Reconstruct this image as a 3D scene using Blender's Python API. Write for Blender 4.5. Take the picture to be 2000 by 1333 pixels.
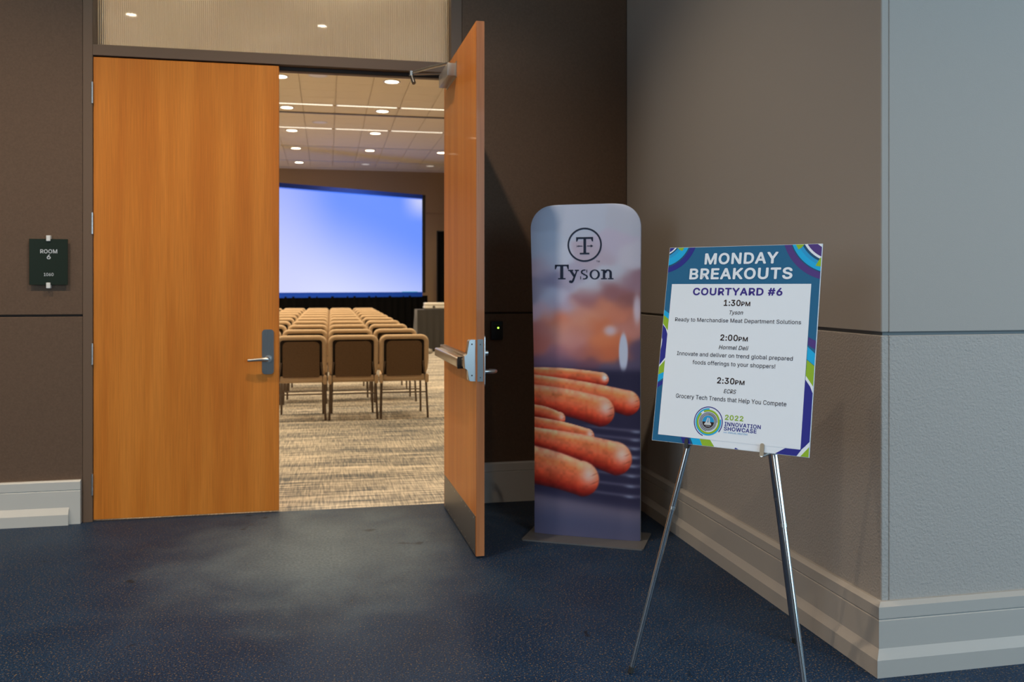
import bpy, bmesh, math, random
import numpy as np
from mathutils import Vector, Matrix
for o in list(bpy.data.objects): bpy.data.objects.remove(o)
SC = bpy.context.scene
COL = SC.collection
PI = math.pi
random.seed(3)

# ------------------------------------------------------------------ camera
cd = bpy.data.cameras.new('camera'); cam = bpy.data.objects.new('camera', cd); COL.objects.link(cam)
cam.location = (0, 0, 1.3906)
cam.rotation_euler = (PI/2, 0, -math.radians(11.8853))
cd.sensor_width = 36; cd.lens = 1720/2000*36
cd.shift_y = -(666.5-560)/2000
cd.clip_start = .05; cd.clip_end = 100
cd.dof.use_dof = True; cd.dof.focus_distance = 3.2; cd.dof.aperture_fstop = 4.2
SC.camera = cam

# ------------------------------------------------------------------ light, world, exposure
SC.view_settings.view_transform = 'Standard'; SC.view_settings.look = 'None'
SC.view_settings.gamma = 1; SC.view_settings.use_curve_mapping = False
SC.view_settings.exposure = 0.0
W = bpy.data.worlds.new('world'); SC.world = W; W.use_nodes = True
W.node_tree.nodes['Background'].inputs[0].default_value = (.45, .62, .85, 1)
W.node_tree.nodes['Background'].inputs[1].default_value = .6
WARM = (1.0, .80, .54)        # lamps of the meeting room
WARM2 = (1.0, .78, .55)       # lamps of the foyer
DAY = (.50, .78, 1.0)         # daylight of the foyer windows
P_ROOM = 165; P_FOYER = 190; P_DAY = 330
def area(name, loc, rot, sx, sy, power, col):
    l = bpy.data.lights.new(name, 'AREA'); l.shape = 'RECTANGLE'; l.size = sx; l.size_y = sy
    l.energy = power; l.color = col
    o = bpy.data.objects.new(name, l); o.location = loc; o.rotation_euler = rot; COL.objects.link(o); return o
# daylight coming in at the tall foyer windows: rear wall and right-hand wall
area('daylight_or_fill', (4.6, -4.85, 2.6), (PI/2, 0, 0), 4.8, 3.2, P_DAY, DAY)
area('daylight_or_fill', (8.85, -1.0, 2.6), (PI/2, 0, PI/2), 5.4, 3.2, P_DAY*.8, DAY)

area('daylight_or_fill', (-5.85, -1.5, 2.6), (PI/2, 0, -PI/2), 5.0, 3.2, 125, (.80, .92, 1.0))  # added fill light from the left, brightens the grey side wall

# ------------------------------------------------------------------ materials
MATS = {}
def lin(c):
    return tuple(((v/255)/12.92 if v/255 <= .04045 else ((v/255+.055)/1.055)**2.4) for v in c)
def mat(name, col, rough=.5, metal=0, bump=None, var=None, spec=.5, coat=0, emit=None, sheen=0, trans=0, ior=1.45):
    """bump=(scale, strength, distance); var=(scale xyz, amount, detail)"""
    m = bpy.data.materials.new(name); m.use_nodes = True
    nt = m.node_tree; n = nt.nodes; b = n['Principled BSDF']; L = nt.links
    b.inputs['Base Color'].default_value = (*col, 1); b.inputs['Roughness'].default_value = rough
    b.inputs['Metallic'].default_value = metal; b.inputs['Specular IOR Level'].default_value = spec
    b.inputs['Coat Weight'].default_value = coat; b.inputs['Sheen Weight'].default_value = sheen
    b.inputs['Transmission Weight'].default_value = trans; b.inputs['IOR'].default_value = ior
    if emit:
        b.inputs['Emission Color'].default_value = (*emit[0], 1); b.inputs['Emission Strength'].default_value = emit[1]
    tc = n.new('ShaderNodeTexCoord')
    if var:
        mp = n.new('ShaderNodeMapping'); mp.inputs['Scale'].default_value = var[0]; L.new(tc.outputs['Object'], mp.inputs[0])
        no = n.new('ShaderNodeTexNoise'); no.inputs['Scale'].default_value = 1; no.inputs['Detail'].default_value = var[2]
        L.new(mp.outputs[0], no.inputs['Vector'])
        mr = n.new('ShaderNodeMapRange'); mr.inputs['From Min'].default_value = .25; mr.inputs['From Max'].default_value = .75
        mr.inputs['To Min'].default_value = 1-var[1]; mr.inputs['To Max'].default_value = 1+var[1]
        L.new(no.outputs['Fac'], mr.inputs['Value'])
        mx = n.new('ShaderNodeMix'); mx.data_type = 'RGBA'; mx.blend_type = 'MULTIPLY'; mx.inputs['Factor'].default_value = 1
        mx.inputs['A'].default_value = (*col, 1); L.new(mr.outputs[0], mx.inputs['B']); L.new(mx.outputs['Result'], b.inputs['Base Color'])
    if bump:
        no = n.new('ShaderNodeTexNoise'); no.inputs['Scale'].default_value = bump[0]; no.inputs['Detail'].default_value = 3
        L.new(tc.outputs['Object'], no.inputs['Vector'])
        bp = n.new('ShaderNodeBump'); bp.inputs['Strength'].default_value = bump[1]; bp.inputs['Distance'].default_value = bump[2]
        L.new(no.outputs['Fac'], bp.inputs['Height']); L.new(bp.outputs[0], b.inputs['Normal'])
    MATS[name] = m; return m
brown = mat('brown wall covering', (.130, .082, .054), .75, bump=(240, .35, .002), var=((90, 90, 90), .10, 2), spec=.3)
brown_core = mat('brown reveal', (.03, .02, .015), .8)
brown_trim = mat('brown painted steel frame', (.155, .10, .066), .42, spec=.4)
grey_up = mat('grey wall covering', (.31, .285, .26), .7, bump=(300, .25, .0015), spec=.3)
grey_low = mat('grey textured plaster', (.31, .285, .26), .6, bump=(120, .75, .004), spec=.4)
grey_core = mat('grey reveal', (.14, .15, .15), .7)
base_m = mat('baseboard paint', (.35, .325, .295), .45, spec=.4)
base_w = mat('pale baseboard paint', (.58, .57, .53), .25, spec=.6)
steel = mat('satin steel', (.55, .54, .52), .32, 1)
steel_d = mat('brushed grey steel', (.24, .235, .23), .42, 1, var=((400, 3, 3), .12, 2))
chrome = mat('chromed tube', (.60, .60, .60), .14, 1)
alu = mat('aluminium paint', (.42, .41, .40), .35, .6)
black = mat('black plastic', (.008, .008, .009), .4)
dark = mat('dark rubber', (.02, .02, .02), .7)
white_p = mat('white ceiling paint', (.62, .60, .56), .8)
def wood(name, c1, c2, c3):
    m = mat(name, c1, .42, coat=.05, spec=.35); nt = m.node_tree; n = nt.nodes; L = nt.links; b = n['Principled BSDF']
    tc = n['Texture Coordinate']
    mp = n.new('ShaderNodeMapping'); mp.inputs['Scale'].default_value = (9, 9, .55); L.new(tc.outputs['Object'], mp.inputs[0])
    a = n.new('ShaderNodeTexNoise'); a.inputs['Scale'].default_value = 1; a.inputs['Detail'].default_value = 4; a.inputs['Distortion'].default_value = .3; L.new(mp.outputs[0], a.inputs['Vector'])
    mp2 = n.new('ShaderNodeMapping'); mp2.inputs['Scale'].default_value = (170, 170, 3.5); L.new(tc.outputs['Object'], mp2.inputs[0])
    c = n.new('ShaderNodeTexNoise'); c.inputs['Scale'].default_value = 1; c.inputs['Detail'].default_value = 3; L.new(mp2.outputs[0], c.inputs['Vector'])
    r = n.new('ShaderNodeValToRGB'); r.color_ramp.elements[0].position = .36; r.color_ramp.elements[1].position = .66
    r.color_ramp.elements[0].color = (*c2, 1); r.color_ramp.elements[1].color = (*c3, 1)
    e = r.color_ramp.elements.new(.5); e.color = (*c1, 1); L.new(a.outputs['Fac'], r.inputs[0])
    mr = n.new('ShaderNodeMapRange'); mr.inputs['From Min'].default_value = .3; mr.inputs['From Max'].default_value = .7; mr.inputs['To Min'].default_value = .88; mr.inputs['To Max'].default_value = 1.1
    L.new(c.outputs['Fac'], mr.inputs['Value'])
    mx = n.new('ShaderNodeMix'); mx.data_type = 'RGBA'; mx.blend_type = 'MULTIPLY'; mx.inputs['Factor'].default_value = 1
    L.new(r.outputs[0], mx.inputs['A']); L.new(mr.outputs[0], mx.inputs['B']); L.new(mx.outputs['Result'], b.inputs['Base Color'])
    return m
veneer = wood('cherry veneer', (.60, .196, .024), (.55, .168, .019), (.655, .225, .031))
veneer_edge = wood('door edge banding', (.46, .17, .06), (.40, .14, .045), (.52, .20, .075))
def carpet_blue():
    m = mat('navy flecked carpet', (.01, .02, .05), .5, spec=.14, sheen=.12)
    m.node_tree.nodes['Principled BSDF'].inputs['Sheen Roughness'].default_value = .3
    m.node_tree.nodes['Principled BSDF'].inputs['Sheen Tint'].default_value = (.75, .85, .9, 1)
    nt = m.node_tree; n = nt.nodes; L = nt.links; b = n['Principled BSDF']
    tc = n['Texture Coordinate']
    def noise(s, d=2, dist=0):
        a = n.new('ShaderNodeTexNoise'); a.inputs['Scale'].default_value = s; a.inputs['Detail'].default_value = d; a.inputs['Distortion'].default_value = dist
        L.new(tc.outputs['Object'], a.inputs['Vector']); return a
    def ramp(src, p0, p1, c0, c1):
        r = n.new('ShaderNodeValToRGB'); r.color_ramp.elements[0].position = p0; r.color_ramp.elements[1].position = p1
        r.color_ramp.elements[0].color = (*c0, 1); r.color_ramp.elements[1].color = (*c1, 1); L.new(src, r.inputs[0]); return r
    def mix(kind, f, a, c):
        mx = n.new('ShaderNodeMix'); mx.data_type = 'RGBA'; mx.blend_type = kind
        if isinstance(f, float): mx.inputs['Factor'].default_value = f
        else: L.new(f, mx.inputs['Factor'])
        for s, v in (('A', a), ('B', c)):
            if isinstance(v, tuple): mx.inputs[s].default_value = (*v, 1)
            else: L.new(v, mx.inputs[s])
        return mx.outputs['Result']
    big = ramp(noise(2.2, 5, .4).outputs['Fac'], .35, .68, (.003, .015, .044), (.007, .024, .060))
    fine = ramp(noise(170, 2).outputs['Fac'], .34, .66, (.30, .32, .38), (2.1, 2.0, 1.8))
    c = mix('MULTIPLY', 1.0, big.outputs[0], fine.outputs[0])
    fl = ramp(noise(130, 1).outputs['Fac'], .62, .68, (0, 0, 0), (1, 1, 1))
    c = mix('MIX', fl.outputs[0], c, (.15, .10, .055))
    st = ramp(noise(5.5, 2, .8).outputs['Fac'], .70, .76, (1, 1, 1), (.45, .45, .45))   # scuffs and spots of wear
    c = mix('MULTIPLY', 1.0, c, st.outputs[0])
    # room light spilling through the doorway, painted as paler pile colour
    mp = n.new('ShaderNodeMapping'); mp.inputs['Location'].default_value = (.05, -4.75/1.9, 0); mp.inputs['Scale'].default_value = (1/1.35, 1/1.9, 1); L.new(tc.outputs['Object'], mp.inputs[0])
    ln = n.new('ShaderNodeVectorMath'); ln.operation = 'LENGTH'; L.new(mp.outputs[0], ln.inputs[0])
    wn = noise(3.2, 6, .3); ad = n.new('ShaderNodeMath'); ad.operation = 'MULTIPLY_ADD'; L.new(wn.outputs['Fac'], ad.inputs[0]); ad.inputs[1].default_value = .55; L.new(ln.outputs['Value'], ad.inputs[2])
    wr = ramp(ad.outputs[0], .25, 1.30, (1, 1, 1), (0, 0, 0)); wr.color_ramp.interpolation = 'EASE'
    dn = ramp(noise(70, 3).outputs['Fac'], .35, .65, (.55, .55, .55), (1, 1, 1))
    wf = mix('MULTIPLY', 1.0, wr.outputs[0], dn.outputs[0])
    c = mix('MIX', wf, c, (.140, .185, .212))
    c = mix('MULTIPLY', 1.0, c, st.outputs[0])
    L.new(c, b.inputs['Base Color'])
    bp = n.new('ShaderNodeBump'); bp.inputs['Strength'].default_value = .3; bp.inputs['Distance'].default_value = .002
    L.new(noise(330, 2).outputs['Fac'], bp.inputs['Height']); L.new(bp.outputs[0], b.inputs['Normal'])
    return m
def carpet_tan():
    m = mat('tan striated carpet', (.3, .22, .14), .95, spec=.2); nt = m.node_tree; n = nt.nodes; L = nt.links; b = n['Principled BSDF']
    tc = n['Texture Coordinate']
    def band(scale, d=3):
        mp = n.new('ShaderNodeMapping'); mp.inputs['Scale'].default_value = scale; L.new(tc.outputs['Object'], mp.inputs[0])
        a = n.new('ShaderNodeTexNoise'); a.inputs['Scale'].default_value = 1; a.inputs['Detail'].default_value = d; L.new(mp.outputs[0], a.inputs['Vector']); return a.outputs['Fac']
    x = band((2.2, 34, 1)); y = band((75, 5, 1)); z = band((.5, 3.6, 1), 2)
    s1 = n.new('ShaderNodeMath'); s1.operation = 'MULTIPLY_ADD'; L.new(x, s1.inputs[0]); s1.inputs[1].default_value = .42
    s2 = n.new('ShaderNodeMath'); s2.operation = 'MULTIPLY'; L.new(y, s2.inputs[0]); s2.inputs[1].default_value = .28; L.new(s2.outputs[0], s1.inputs[2])
    s3 = n.new('ShaderNodeMath'); s3.operation = 'MULTIPLY_ADD'; L.new(z, s3.inputs[0]); s3.inputs[1].default_value = .3; L.new(s1.outputs[0], s3.inputs[2])
    r = n.new('ShaderNodeValToRGB'); e = r.color_ramp.elements
    e[0].position = .41; e[0].color = (.13, .14, .15, 1); e[1].position = .60; e[1].color = (.72, .645, .53, 1)
    k = e.new(.5); k.color = (.37, .34, .29, 1)
    L.new(s3.outputs[0], r.inputs[0]); L.new(r.outputs[0], b.inputs['Base Color']); return m
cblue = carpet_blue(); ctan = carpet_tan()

# ------------------------------------------------------------------ mesh helpers
class MB:
    def __init__(s): s.bm = bmesh.new()
    def box(s, x0, x1, y0, y1, z0, z1, bev=0, seg=2):
        r = bmesh.ops.create_cube(s.bm, size=1, matrix=Matrix.Translation(((x0+x1)/2, (y0+y1)/2, (z0+z1)/2)) @ Matrix.Diagonal((abs(x1-x0), abs(y1-y0), abs(z1-z0), 1)))
        if bev:
            es = list({e for v in r['verts'] for e in v.link_edges})
            bmesh.ops.bevel(s.bm, geom=es, offset=bev, segments=seg, profile=.5, affect='EDGES')
        return s
    def prism(s, pts, a0, a1, axis='y'):
        """polygon pts (two coords) extruded along axis between a0 and a1"""
        def P(p, a):
            return {'y': (p[0], a, p[1]), 'x': (a, p[0], p[1]), 'z': (p[0], p[1], a)}[axis]
        lo = [s.bm.verts.new(P(p, a0)) for p in pts]; hi = [s.bm.verts.new(P(p, a1)) for p in pts]
        n = len(pts); s.bm.faces.new(lo); s.bm.faces.new(hi[::-1])
        for i in range(n):
            s.bm.faces.new((lo[i], hi[i], hi[(i+1) % n], lo[(i+1) % n]))
        return s
    def tube(s, pts, r, seg=10, closed=False, r2=None, cap=True):
        """tube through pts; r2 = radius across the second axis (elliptical)"""
        pts = [Vector(p) for p in pts]; n = len(pts); rings = []
        prev = None
        for i, p in enumerate(pts):
            if closed: t = (pts[(i+1) % n]-pts[i-1])
            else: t = pts[min(i+1, n-1)]-pts[max(i-1, 0)]
            t.normalize()
            up = Vector((0, 1, 0)) if abs(t.y) < .9 else Vector((0, 0, 1))
            if r2 is None and prev is not None: up = prev
            a = (up - t*up.dot(t)).normalized(); b = t.cross(a); prev = a
            rr = r[i] if isinstance(r, (list, tuple)) else r; q = r2 if r2 is not None else rr
            rings.append([s.bm.verts.new(p + a*q*math.cos(2*PI*k/seg) + b*rr*math.sin(2*PI*k/seg)) for k in range(seg)])
        for i in range(n if closed else n-1):
            A, B = rings[i], rings[(i+1) % n]
            for k in range(seg): s.bm.faces.new((A[k], A[(k+1) % seg], B[(k+1) % seg], B[k]))
        if not closed and cap:
            s.bm.faces.new(rings[0][::-1]); s.bm.faces.new(rings[-1])
        return s
    def disc(s, c, r, h, seg=24, axis='z', r1=None):
        c = Vector(c); d = {'x': Vector((1, 0, 0)), 'y': Vector((0, 1, 0)), 'z': Vector((0, 0, 1))}[axis]
        return s.tube([c, c+d*h], [r, r if r1 is None else r1], seg)
    def ring(s, c, ri, ro, h, seg=28):
        c = Vector(c); vs = []
        for (r, z) in ((ri, 0), (ro, 0), (ro, h), (ri, h)):
            vs.append([s.bm.verts.new(c+Vector((r*math.cos(2*PI*k/seg), r*math.sin(2*PI*k/seg), z))) for k in range(seg)])
        for a in range(4):
            A, B = vs[a], vs[(a+1) % 4]
            for k in range(seg): s.bm.faces.new((A[k], A[(k+1) % seg], B[(k+1) % seg], B[k]))
        return s
    def xf(s, M): bmesh.ops.transform(s.bm, matrix=M, verts=s.bm.verts); return s
    def build(s, name, m, parent=None, smooth=0, loc=None):
        bmesh.ops.recalc_face_normals(s.bm, faces=s.bm.faces)
        me = bpy.data.meshes.new(name); s.bm.to_mesh(me); s.bm.free()
        if smooth:
            for p in me.polygons: p.use_smooth = True
            me.set_sharp_from_angle(angle=math.radians(smooth))
        me.materials.append(m)
        o = bpy.data.objects.new(name, me); COL.objects.link(o)
        if parent: o.parent = parent
        if loc: o.location = loc
        return o
def thing(name, label, cat, loc=(0, 0, 0), rz=0, group=None):
    o = bpy.data.objects.new(name, None); COL.objects.link(o); o.empty_display_size = .1
    o.location = loc; o.rotation_euler = (0, 0, rz); tag(o, label, cat, group); return o
def tag(o, label=None, cat=None, group=None, kind=None):
    for k, v in (('label', label), ('category', cat), ('group', group), ('kind', kind)):
        if v: o[k] = v
    return o
def struct(o, label, cat='wall'):
    return tag(o, label, cat, None, 'structure')
def copy_tree(o, parent=None):
    c = o.copy(); COL.objects.link(c)
    if parent: c.parent = parent
    for ch in list(o.children): copy_tree(ch, c)
    return c

# ------------------------------------------------------------------ the shell
D = 5.594                       # foyer face of the door wall
XB = 1.960; YC = 2.837          # the two grey walls
HF = 4.5                        # foyer ceiling
HR = 4.84                       # meeting room ceiling
ZG0, ZG1 = 1.213, 1.225         # the groove round the walls
YR = 5.80                       # room face of the door wall
YE = 26.5; XL = -7.4; XR = 3.9

struct(MB().box(-6, 9, -5, D+.02, -.05, 0).build('floor', cblue), 'dark navy foyer carpet flecked with orange, light spill painted pale in the doorway', 'floor')
struct(MB().box(XL, XR, D+.02, YE, -.05, 0).build('floor', ctan), 'tan and grey striated carpet of the meeting room beyond the doors', 'floor')
struct(MB().box(-6, 9, -5, D, HF, HF+.1).build('ceiling', white_p), 'foyer ceiling above the frame, with recessed lamps', 'ceiling')

def wall_panels(name, label, core, coreM, panels, up, low, bev=.003):
    """a wall: recessed core and panels proud of it"""
    w = core.build(name, coreM); struct(w, label)
    for (a, z0, z1, m) in panels:
        MB().box(*a, z0, z1, bev=bev, seg=1).build('panel', m, w)
    return w
# door wall, left of the frame / right of the frame / above it
wall_panels('wall_front', 'brown fabric-covered wall with a dark groove, left of the double doors', MB().box(-6, -1.404, D+.012, YR, 0, HF), brown_core,
            [((-6, -1.405, D, D+.03), 0, ZG0, brown), ((-6, -1.405, D, D+.03), ZG1, HF, brown)], brown, brown)
wall_panels('wall_front', 'dark brown wall strip between the open door and the grey side wall', MB().box(.848, 2.2, D+.012, YR, 0, HF), brown_core,
            [((.849, XB, D, D+.03), 0, ZG0, brown), ((.849, XB, D, D+.03), ZG1, HF, brown)], brown, brown)
struct(MB().box(-1.404, .848, D+.001, YR, 3.95, HF).build('wall_front', brown), 'brown wall above the transom over the double doors')
w = struct(MB().box(XB+.012, 2.4, YC+.25, D, 0, HF).build('wall_right', grey_core), 'warm grey side wall behind the easel, smooth above the groove and pebbled below')
MB().box(XB, XB+.03, YC, D, 0, ZG0, .003, 1).build('panel', grey_low, w)
MB().box(XB, XB+.03, YC, D, ZG1, HF, .003, 1).build('panel', grey_up, w)
w = struct(MB().box(XB+.012, 9, YC+.012, YC+.25, 0, HF).build('wall_right', grey_core), 'bluish grey wall facing the camera at the right edge')
MB().box(XB+.0305, 9, YC, YC+.03, 0, ZG0, .003, 1).build('panel', grey_low, w)
MB().box(XB+.0305, 9, YC, YC+.03, ZG1, HF, .003, 1).build('panel', grey_up, w)
struct(MB().box(-6.15, -6, -5, -4, 0, HF).box(-6.15, -6, -4, 1, 0, .95).box(-6.15, -6, -4, 1, 4.25, HF).box(-6.15, -6, 1, D, 0, HF).build('wall_left', grey_up), 'foyer side wall outside the frame on the left')
# rear wall and right wall of the foyer with tall windows (outside the frame)
struct(MB().box(-6, 2.2, -5.15, -5, 0, HF).box(2.2, 7.0, -5.15, -5, 0, .95).box(2.2, 7.0, -5.15, -5, 4.25, HF).box(7.0, 9, -5.15, -5, 0, HF).build('wall_back', grey_up), 'foyer wall behind the camera with a tall window')
struct(MB().box(9, 9.15, -5, -3.7, 0, HF).box(9, 9.15, -3.7, 1.7, 0, .95).box(9, 9.15, -3.7, 1.7, 4.25, HF).box(9, 9.15, 1.7, 3, 0, HF).build('wall_side', grey_up), 'foyer end wall on the right with a tall window')
glassm = mat('clear glass', (1, 1, 1), .02, trans=1, ior=1.45)
def window(n, loc, rz, wd, z0, z1, k):
    o = thing('window_%d' % n, 'tall unseen foyer window outside the frame', 'window', loc, rz); o['kind'] = 'structure'
    b = MB()
    for i in range(k+1):
        x = -wd/2+wd*i/k; b.box(x-.03, x+.03, -.05, .05, z0, z1)
    b.box(-wd/2, wd/2, -.05, .05, z0, z0+.06).box(-wd/2, wd/2, -.05, .05, z1-.06, z1).build('window_frame', brown_trim, o)
    for i in range(k):
        MB().box(-wd/2+wd*i/k+.03, -wd/2+wd*(i+1)/k-.03, -.006, .006, z0+.06, z1-.06).build('pane', glassm, o)
window(2, (4.6, -5.05, 0), 0, 4.8, .95, 4.25, 4)
window(3, (9.05, -1.0, 0), PI/2, 5.4, .95, 4.25, 4)

window(4, (-6.05, -1.5, 0), PI/2, 5.0, .95, 4.25, 4)  # left window added to go with the fill light
# baseboards: (depth, z) profile
BP = [(0, 0), (.05, 0), (.05, .062), (.031, .096), (.031, .194), (.027, .198), (.031, .202), (.031, .243), (.012, .256), (0, .256)]
BP2 = [(0, 0), (.028, 0), (.028, .194), (.024, .198), (.028, .202), (.028, .248), (.02, .256), (0, .256)]
def run_y(name, prof, x0, x1, m, label):     # along X on the door wall, sticking out towards -Y
    b = MB().prism([(D-d, z) for d, z in prof], x0, x1, 'x'); return struct(b.build(name, m), label, 'baseboard')
o = run_y('baseboard_front', BP2, -6, -1.412, base_w, 'tall pale baseboard ending at the left door jamb')
b = MB(); b.prism([(D-.0285, 0), (D-.05, 0), (D-.05, .062), (D-.0285, .1)], -6, -1.472, 'x'); b.build('foot_moulding', base_w, o)
run_y('baseboard_front', BP2, .855, XB, base_w, 'tall pale baseboard between the open door and the banner')
def corner_run():
    bm = MB(); bb = bm.bm
    rings = []
    for (fx, fy) in (('b', D), ('c', YC), ('d', 9.0)):
        r = []
        for d, z in BP:
            if fx == 'b': p = (XB-d, D, z)
            elif fx == 'c': p = (XB-d, YC-d, z)
            else: p = (9.0, YC-d, z)
            r.append(p)
        rings.append(r)
    return rings
R3 = corner_run()
for i, (nm, lb) in enumerate((('baseboard_right', 'tall stepped baseboard running along the grey side wall'), ('baseboard_right', 'tall stepped baseboard below the bluish wall at right'))):
    bm = MB(); A = [bm.bm.verts.new(p) for p in R3[i]]; B = [bm.bm.verts.new(p) for p in R3[i+1]]; n = len(A)
    for k in range(n): bm.bm.faces.new((A[k], A[(k+1) % n], B[(k+1) % n], B[k]))
    bm.bm.faces.new(A); bm.bm.faces.new(B[::-1])
    struct(bm.build(nm, base_m), lb, 'baseboard')

# door frame with transom
fr = thing('trim_1', 'dark brown steel frame round the double doors and the transom', 'door frame', (-.286, D, 0)); fr['kind'] = 'structure'
def fb(*a, bev=.002): # frame box in world coords -> local
    x0, x1, y0, y1, z0, z1 = a
    return MB().box(x0+.286, x1+.286, y0-D, y1-D, z0, z1, bev, 1)
fb(-1.404, -1.3505, D-.004, YR+.01, 0, 3.95).build('jamb', brown_trim, fr)
fb(.7785, .848, D-.004, YR+.01, 0, 3.95).build('jamb', brown_trim, fr)
fb(-1.3505, .7785, D-.004, YR+.01, 2.757, 2.822).build('header', brown_trim, fr)
fb(-1.3505, .7785, D-.004, YR+.01, 3.88, 3.95).build('header', brown_trim, fr)
fb(-1.3505, .7785, D+.052, D+.075, 2.735, 2.757).build('door_stop', brown_core, fr)
# transom: ribbed translucent sheet with a clear pane in front
tr = thing('window_1', 'ribbed translucent transom glass above the double doors', 'window', (-.286, D+.12, 2.822)); tr['kind'] = 'structure'
ribm = mat('ribbed frosted glass', (.93, .90, .82), .28, trans=.9, ior=1.35, spec=.3)
b = MB(); bb = b.bm; n = 1080; x0, x1 = -1.0645, 1.0645
top = []; bot = []; top2 = []; bot2 = []
for i in range(n+1):
    x = x0+(x1-x0)*i/n; y = .0022*math.cos(2*PI*i/6)
    top.append(bb.verts.new((x, y, 1.058))); bot.append(bb.verts.new((x, y, 0)))
    top2.append(bb.verts.new((x, .008, 1.058))); bot2.append(bb.verts.new((x, .008, 0)))
for i in range(n):
    bb.faces.new((bot[i], bot[i+1], top[i+1], top[i])); bb.faces.new((bot2[i+1], bot2[i], top2[i], top2[i+1]))
    bb.faces.new((bot[i+1], bot[i], bot2[i], bot2[i+1])); bb.faces.new((top[i], top[i+1], top2[i+1], top2[i]))
bb.faces.new((bot[0], top[0], top2[0], bot2[0])); bb.faces.new((bot[n], bot2[n], top2[n], top[n]))
b.build('ribbed_sheet', ribm, tr, 60)
MB().box(x0, x1, -.02, -.014, 0, 1.058).build('pane', glassm, tr)

# meeting room shell
struct(MB().box(XL, XR, YE, YE+.2, 0, 3.565).box(XL, XR, YE, YE+.2, 3.62, HR).box(XL, XR, YE+.02, YE+.2, 3.565, 3.62).build('wall_back', mat('tan brown wall fabric', (.40, .255, .11), .8)), 'brown far wall of the meeting room behind the screen')
rw = mat('meeting room wall paint', (.20, .15, .10), .8)
struct(MB().box(XR, XR+.2, YR, YE, 0, HR).build('wall_right', rw), 'right-hand wall of the meeting room, hidden by the open door')
struct(MB().box(XL-.2, XL, YR, YE, 0, HR).build('wall_left', rw), 'left-hand wall of the meeting room, hidden by the closed door')
struct(MB().box(XL, -1.404, YR-.01, YR+.05, 0, HR).box(.848, XR, YR-.01, YR+.05, 0, HR).box(-1.404, .848, YR-.01, YR+.05, 3.95, HR).build('wall_front', rw), 'meeting room face of the door wall')

# suspended ceiling: tiles with recessed joints, linear diffusers between every fourth row
tile_m = mat('ceiling tile', (.84, .75, .60), .85, var=((60, 60, 60), .04, 2), spec=.2)
grid_m = mat('ceiling grid', (.80, .72, .58), .7)
ceil = struct(MB().box(XL, XR, YR, YE, HR+.02, HR+.12).build('ceiling', grid_m), 'tiled meeting room ceiling with downlights and linear diffusers', 'ceiling')
TX, TY, SL = .607, .6075, .12
PY = 4*TY+SL
LX = [-.75+3*TX*k for k in range(-3, 3)]              # columns of downlights
LY = [14.9+PY*k for k in range(-3, 5)]                # rows of downlights
tm = None; stuff = MB()
col0 = math.ceil((XL+.31+.75)/TX); col1 = math.floor((XR-.31+.75)/TX)
for r in range(-3, 5):
    y0 = 14.9+PY*r-TY/2
    for j in range(4):
        ya = y0+j*TY+.005; yb = y0+(j+1)*TY-.005
        if yb > YE or ya < YR: continue
        for c in range(col0, col1+1):
            x = -.75+c*TX
            if yb > 13.9 and -1.9 < x:
                if tm is None:
                    t = MB().box(-TX/2+.005, TX/2-.005, -TY/2+.005, TY/2-.005, 0, .016, .003, 1).build('tile', tile_m, ceil); tm = t.data
                else:
                    t = bpy.data.objects.new('tile', tm); COL.objects.link(t); t.parent = ceil
                t.location = (x, (ya+yb)/2, HR)
            else:
                stuff.box(x-TX/2+.005, x+TX/2-.005, ya, yb, HR, HR+.016)
t = stuff.build('tile_field', tile_m, ceil); t['kind'] = 'stuff'

# lamps
lens_r = mat('room lamp lens', (.9, .8, .6), .5, emit=((1, .86, .62), 9))
lens_o = mat('unlit lamp lens', (.85, .83, .78), .4, emit=((1, .9, .75), .45))
lens_f = mat('foyer lamp lens', (.9, .85, .7), .5, emit=((1, .88, .70), 45))
ring_m = mat('lamp ring', (.75, .72, .68), .4)
def lamp(name, label, x, y, z, r, lens, power, col, group, cone=105, first=[]):
    t = thing(name, label, 'ceiling light', (x, y, z), 0, group)
    MB().ring((0, 0, -.012), r*.78, r, .014, 32).build('trim_ring', ring_m, t, 40)
    MB().disc((0, 0, -.004), r*.79, .006, 28).build('lens', lens, t)
    l = bpy.data.lights.new('bulb', 'SPOT'); l.energy = power; l.color = col; l.spot_size = math.radians(cone); l.spot_blend = .7; l.shadow_soft_size = r*.6
    o = bpy.data.objects.new('bulb', l); COL.objects.link(o); o.parent = t; o.location = (0, 0, -.02)
    return t
ordn = ['first', 'second', 'third', 'fourth', 'fifth', 'sixth', 'seventh', 'eighth', 'ninth', 'tenth']
for i, y in enumerate(LY):
    for j, x in enumerate(LX):
        if i >= 3 and j >= 3:
            lb = 'round recessed meeting room downlight, %s visible row from the door, %s column' % (ordn[i-3], ['left', 'middle', 'right'][j-3])
        else:
            lb = 'meeting room downlight out of view, %s row from the door wall, %s from left wall' % (ordn[i], ordn[j])
        off = (i == 7 and j >= 4)
        p = 4 if off else P_ROOM*(.65 if i == 0 else 1)
        lamp('downlight', lb, x, y, HR, .145, lens_o if off else lens_r, p, WARM, 'downlights in the meeting room ceiling', 105 if i < 1 else 150)
for i, y in enumerate([.67, 3.9]):
    for j, x in enumerate([-4.31, -2.18, -.05]+([2.08, 4.2] if i == 0 else [])):
        lamp('foyer_downlight', 'recessed foyer ceiling lamp outside the frame, %s row from the doors, %s from the left' % (['second', 'first'][i], ordn[j]), x, y, HF, .075, lens_f, P_FOYER*(1.25 if i else (.6 if j == 3 else 1)), WARM2, 'downlights in the foyer ceiling', 120)
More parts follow.
